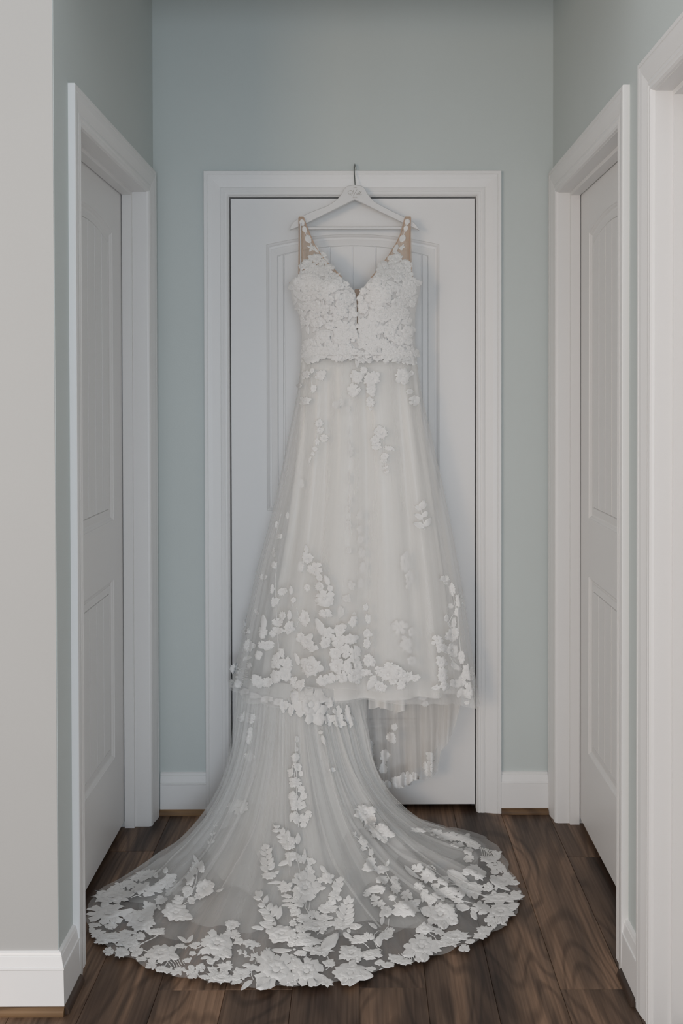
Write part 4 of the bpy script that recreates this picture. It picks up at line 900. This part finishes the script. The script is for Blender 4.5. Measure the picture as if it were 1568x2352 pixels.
do(sk, SKT, [
 ('L', 704, 1272, 701, 1250, 10), ('B', 706, 1282, 13, 12), ('B', 722, 1306, 16, 14), ('F', 733, 1326, 9, 9), ('L', 755, 1345, 744, 1320, 12), ('F', 734, 1348, 11, 10), ('F', 758, 1352, 7, 8), ('B', 744, 1375, 21, 17), ('B', 747, 1409, 14, 10), ('L', 742, 1460, 724, 1418, 18, 6), ('F', 755, 1454, 12, 13), ('B', 747, 1478, 12, 13),
 ('K', 704, 1475, 20, 16, 30), ('B', 705, 1472, 10, 12), ('F', 691, 1461, 10, 8), ('F', 716, 1488, 12, 8), ('R', 713, 1532, 23, 21), ('B', 712, 1522, 10, 8), ('L', 686, 1528, 676, 1498, 10), ('F', 659, 1524, 11, 15), ('F', 636, 1518, 14, 18), ('F', 657, 1551, 14, 17), ('F', 636, 1554, 12, 14), ('F', 615, 1567, 13, 12), ('F', 591, 1563, 14, 14), ('F', 546, 1571, 12, 9),
 ('F', 533, 1570, 8, 10), ('F', 538, 1536, 10, 12), ('A', ((542, 1541), (541, 1556)), ((570, 1534), (568, 1564)), 7), ('F', 572, 1528, 6, 6), ('F', 593, 1505, 9, 11), ('F', 570, 1484, 13, 15), ('L', 578, 1508, 556, 1517, 9), ('F', 564, 1449, 11, 7), ('L', 561, 1440, 561, 1418, 6), ('L', 593, 1412, 583, 1399, 7), ('L', 605, 1446, 604, 1410, 14), ('F', 603, 1454, 9, 13),
 ('F', 617, 1482, 13, 11), ('F', 628, 1452, 8, 11), ('F', 641, 1448, 13, 8), ('B', 664, 1441, 11, 13), ('F', 636, 1430, 12, 9), ('F', 649, 1414, 8, 10), ('L', 664, 1424, 664, 1400, 11), ('F', 646, 1360, 9, 9), ('F', 654, 1356, 7, 7), ('L', 668, 1366, 667, 1344, 9), ('F', 674, 1378, 7, 7), ('F', 625, 1352, 5, 12), ('F', 628, 1298, 7, 9), ('F', 641, 1232, 6, 6), ('F', 604, 1325, 9, 8),
 ('F', 628, 1270, 4, 10), ('F', 627, 1385, 5, 12), ('F', 635, 1380, 6, 9), ('F', 600, 1480, 8, 8), ('F', 647, 1500, 7, 10), ('F', 676, 1568, 10, 12), ('F', 690, 1572, 11, 12),
 ('B', 742, 1563, 14, 11), ('F', 757, 1558, 12, 11), ('F', 770, 1500, 16, 16), ('F', 772, 1530, 16, 17), ('B', 784, 1554, 13, 14), ('F', 776, 1470, 16, 15), ('F', 780, 1446, 14, 13), ('F', 803, 1468, 17, 13), ('F', 810, 1428, 9, 14), ('F', 815, 1501, 11, 19), ('F', 813, 1554, 15, 15), ('F', 797, 1530, 12, 18), ('F', 793, 1495, 12, 14), ('F', 822, 1530, 10, 14),
 ('F', 836, 1545, 15, 9), ('R', 846, 1516, 14, 17), ('F', 842, 1478, 8, 12), ('F', 843, 1454, 10, 11), ('F', 845, 1422, 7, 10), ('F', 840, 1395, 6, 9), ('L', 864, 1556, 843, 1586, 18), ('R', 872, 1578, 13, 12), ('R', 891, 1549, 21, 18), ('F', 871, 1540, 10, 9), ('F', 893, 1529, 11, 9), ('B', 913, 1545, 15, 15), ('F', 921, 1573, 11, 13), ('K', 938, 1554, 16, 13), ('F', 953, 1558, 10, 8), ('F', 903, 1566, 10, 9), ('F', 856, 1558, 9, 7),
 ('F', 1021, 1330, 10, 8), ('L', 1018, 1338, 1030, 1342, 6), ('F', 1038, 1354, 7, 14), ('F', 1053, 1380, 8, 14), ('F', 1034, 1392, 7, 7), ('F', 1025, 1420, 6, 9), ('B', 1038, 1458, 15, 15), ('R', 1038, 1494, 15, 14), ('F', 1004, 1471, 13, 12), ('F', 1014, 1487, 12, 12), ('F', 1013, 1521, 13, 15), ('F', 1015, 1550, 12, 20), ('L', 1035, 1522, 1058, 1540, 12), ('F', 1047, 1570, 14, 10), ('L', 1064, 1580, 1050, 1604, 12), ('F', 1074, 1543, 13, 20), ('F', 1076, 1586, 12, 18),
 ('F', 1072, 1614, 6, 5), ('F', 1000, 1580, 10, 6), ('F', 1060, 1510, 8, 16), ('F', 1042, 1430, 6, 12), ('F', 1020, 1574, 9, 10), ('F', 1048, 1405, 5, 10), ('F', 1062, 1560, 9, 12),
 ('S', 975, 1218, 965, 1156, 40, 3), ('L', 968, 1166, 974, 1148, 14), ('R', 876, 994, 14, 14), ('B', 877, 996, 10, 9), ('F', 861, 1011, 11, 9), ('B', 864, 1025, 10, 8), ('F', 894, 1030, 11, 6), ('F', 883, 1048, 9, 9), ('B', 882, 1058, 8, 6), ('S', 888, 1092, 883, 1056, 16, 3), ('B', 732, 972, 9, 9), ('B', 735, 989, 8, 8), ('B', 744, 1007, 9, 9), ('F', 723, 1031, 7, 6), ('F', 728, 1015, 5, 7), ('L', 714, 1048, 709, 1066, 5), ('F', 718, 1042, 5, 5),
 ('B', 701, 921, 12, 9), ('B', 951, 921, 12, 10), ('B', 941, 899, 9, 7), ('F', 945, 857, 7, 6), ('R', 925, 862, 19, 17), ('R', 939, 825, 15, 16), ('B', 940, 824, 12, 12), ('L', 910, 825, 930, 812, 12), ('P', 712, 818, 20, 18), ('B', 712, 815, 16, 14), ('K', 703, 860, 11, 11), ('F', 716, 851, 6, 6), ('F', 736, 862, 11, 13), ('F', 687, 886, 7, 6), ('F', 720, 893, 7, 9),
 ('R', 820, 866, 14, 16), ('R', 853, 870, 18, 17), ('B', 854, 870, 9, 10), ('F', 852, 896, 13, 12), ('F', 851, 924, 9, 11), ('F', 850, 940, 4, 4), ('F', 813, 896, 13, 14), ('F', 835, 850, 9, 9), ('L', 822, 820, 820, 846, 10), ('F', 822, 828, 9, 6), ('F', 733, 815, 9, 6), ('L', 722, 813, 752, 818, 10), ('F', 768, 817, 8, 9), ('L', 884, 806, 885, 824, 11),
], lift=.003)
stems(sk, caster(SKT), 'lace_stems', [[(882, 1005), (880, 1030), (884, 1060)], [(731, 980), (729, 1005), (721, 1035)], [(636, 1290), (632, 1330), (634, 1400), (640, 1500)], [(680, 1395), (688, 1420), (680, 1440)], [(1040, 1360), (1046, 1400), (1030, 1430), (1036, 1445)], [(1052, 1385), (1052, 1440), (1058, 1500)],
 [(1030, 1502), (1040, 1520), (1060, 1536)], [(562, 1440), (566, 1465)], [(645, 1180), (640, 1200), (634, 1225)], [(803, 1080), (802, 1150), (806, 1230)], [(716, 865), (714, 900)], [(1040, 1506), (1046, 1520)], [(1025, 1424), (1032, 1440)], [(668, 1378), (672, 1394)]], 1.6)

# bodice and straps
bodo = {-1: [o for o in bpy.data.objects if o.name.startswith('bodice') and not o.name.startswith('bodice_')][0], 1: [o for o in bpy.data.objects if o.name.startswith('bodice') and not o.name.startswith('bodice_')][1]}
strp = [o for o in bpy.data.objects if o.name.startswith('shoulder_strap')]
for side, keys in ((-1, ['bodL', 'strL']), (1, ['bodR', 'strR'])):
    sp = strp[0 if side < 0 else 1]; bo = bodo[side]
    if side < 0:
        do(sp, keys, [('L', 692, 504, 696, 520, 12), ('L', 697, 520, 703, 535, 11), ('L', 704, 540, 713, 559, 14), ('L', 722, 575, 704, 565, 5), ('L', 718, 570, 712, 561, 5), ('L', 715, 573, 710, 578, 5), ('L', 722, 562, 732, 581, 10), ('R', 726, 592, 14, 11), ('B', 729, 600, 9, 7), ('R', 706, 606, 13, 11), ('B', 704, 610, 9, 8), ('F', 746, 598, 9, 8), ('B', 748, 600, 6, 5), ('F', 742, 584, 8, 6)], lift=.002)
        stems(sp, caster(keys), 'lace_stems', [[(714, 622), (724, 612), (738, 603)], [(713, 625), (716, 640), (714, 660)], [(722, 618), (730, 608)], [(700, 533), (706, 545)], [(713, 558), (721, 570), (726, 580)]], 1.6)
    else:
        do(sp, keys, [('L', 937, 503, 933, 518, 12), ('L', 934, 518, 930, 533, 10), ('L', 929, 541, 919, 557, 14), ('L', 915, 573, 928, 560, 5), ('L', 916, 570, 931, 566, 5), ('L', 918, 572, 925, 573, 5), ('L', 913, 562, 903, 583, 11), ('R', 911, 592, 14, 11), ('B', 908, 601, 8, 7), ('F', 896, 592, 9, 7), ('R', 931, 606, 13, 12), ('R', 934, 622, 12, 10), ('F', 942, 610, 6, 9), ('F', 898, 604, 8, 6), ('F', 905, 617, 8, 7)], lift=.002)
        stems(sp, caster(keys), 'lace_stems', [[(921, 625), (912, 612), (904, 603)], [(932, 633), (934, 645), (930, 660)], [(916, 578), (912, 588)], [(929, 531), (925, 545)]], 1.6)
    # dense cover of flowers and leaves, smallest at the neckline
    RB = random.Random(40+side); pts = []
    tries = 0
    while tries < 2600 and len(pts) < 135:
        tries += 1; py = RB.uniform(612, 822); a, c = inner(py, side), outer(py, side); px = RB.uniform(min(a, c)+3, max(a, c)-3)
        if py > 772 and side > 0 and px < 821: continue
        if all(math.hypot(px-q[0], py-q[1]) > 8.6 for q in pts): pts.append((px, py))
    pts.sort(key=lambda p: p[1]+RB.uniform(-8, 8)); items = []
    for (px, py) in pts:
        edge_d = min(abs(px-inner(py, side)), abs(px-outer(py, side))); r = RB.uniform(9.5, 14.5) if edge_d > 11 else RB.uniform(6, 9)
        k = RB.random()
        if k < .16: items.append(('B', px, py, r, r*RB.uniform(.8, 1)))
        elif k < .60: items.append(('F', px, py, r, r*RB.uniform(.75, 1.05), RB.uniform(0, 180)))
        else:
            an = RB.uniform(0, 6.28); l_ = r*1.15; items.append(('L', px-l_*math.cos(an), py-l_*math.sin(an), px+l_*math.cos(an), py+l_*math.sin(an), r*.9))
    do(bo, keys, items, lift=.0045)
# a row of petals that falls over the waist seam
RW = random.Random(3); row = []
for k in range(34):
    x = 697+k*7.7; y = 812+RW.uniform(-9, 9); r = RW.uniform(9, 13)
    row.append(('F', x, y, r, r*RW.uniform(.75, 1)) if k % 4 else ('L', x, y-9, x+RW.uniform(-8, 8), y+16, 10))
do(sk, ['skirt', 'bodL', 'bodR'], row, lift=.006)

# crystal beads, one object
BV = []; BF = []
for p in BEADS:
    r = .0013*RL.uniform(.7, 1.25); n = len(BV); q = Vector(p)
    BV += [q+Vector(d)*r for d in ((1, 0, 0), (0, 1, 0), (-1, 0, 0), (0, -1, 0), (0, 0, 1), (0, 0, -1))]
    BF += [(n+a, n+b_, n+4) for a, b_ in ((0, 1), (1, 2), (2, 3), (3, 0))]+[(n+b_, n+a, n+5) for a, b_ in ((0, 1), (1, 2), (2, 3), (3, 0))]
bd = link('beadwork', [rel(v, DO) for v in BV], BF, M['bead'], dress); bd['kind'] = 'stuff'; bd['label'] = 'small clear crystal beads stitched into the flower centres'

# the 300 largest flowers stay separate parts; the tiny ones become one embroidered mesh per cloth
FLOWERS.sort(key=lambda t: -t[0])
rest = {}
for a, o, p in FLOWERS[300:]: rest.setdefault(p.name, (p, []))[1].append(o)
for p, os_ in rest.values():
    V = []; F = []
    for o in os_:
        n = len(V); V += [v.co+o.location for v in o.data.vertices]; F += [tuple(i+n for i in q.vertices) for q in o.data.polygons]
        me = o.data; bpy.data.objects.remove(o); bpy.data.meshes.remove(me)
    k = link('small_lace_flowers', V, F, M['lace'], p, smooth=True); k['kind'] = 'stuff'
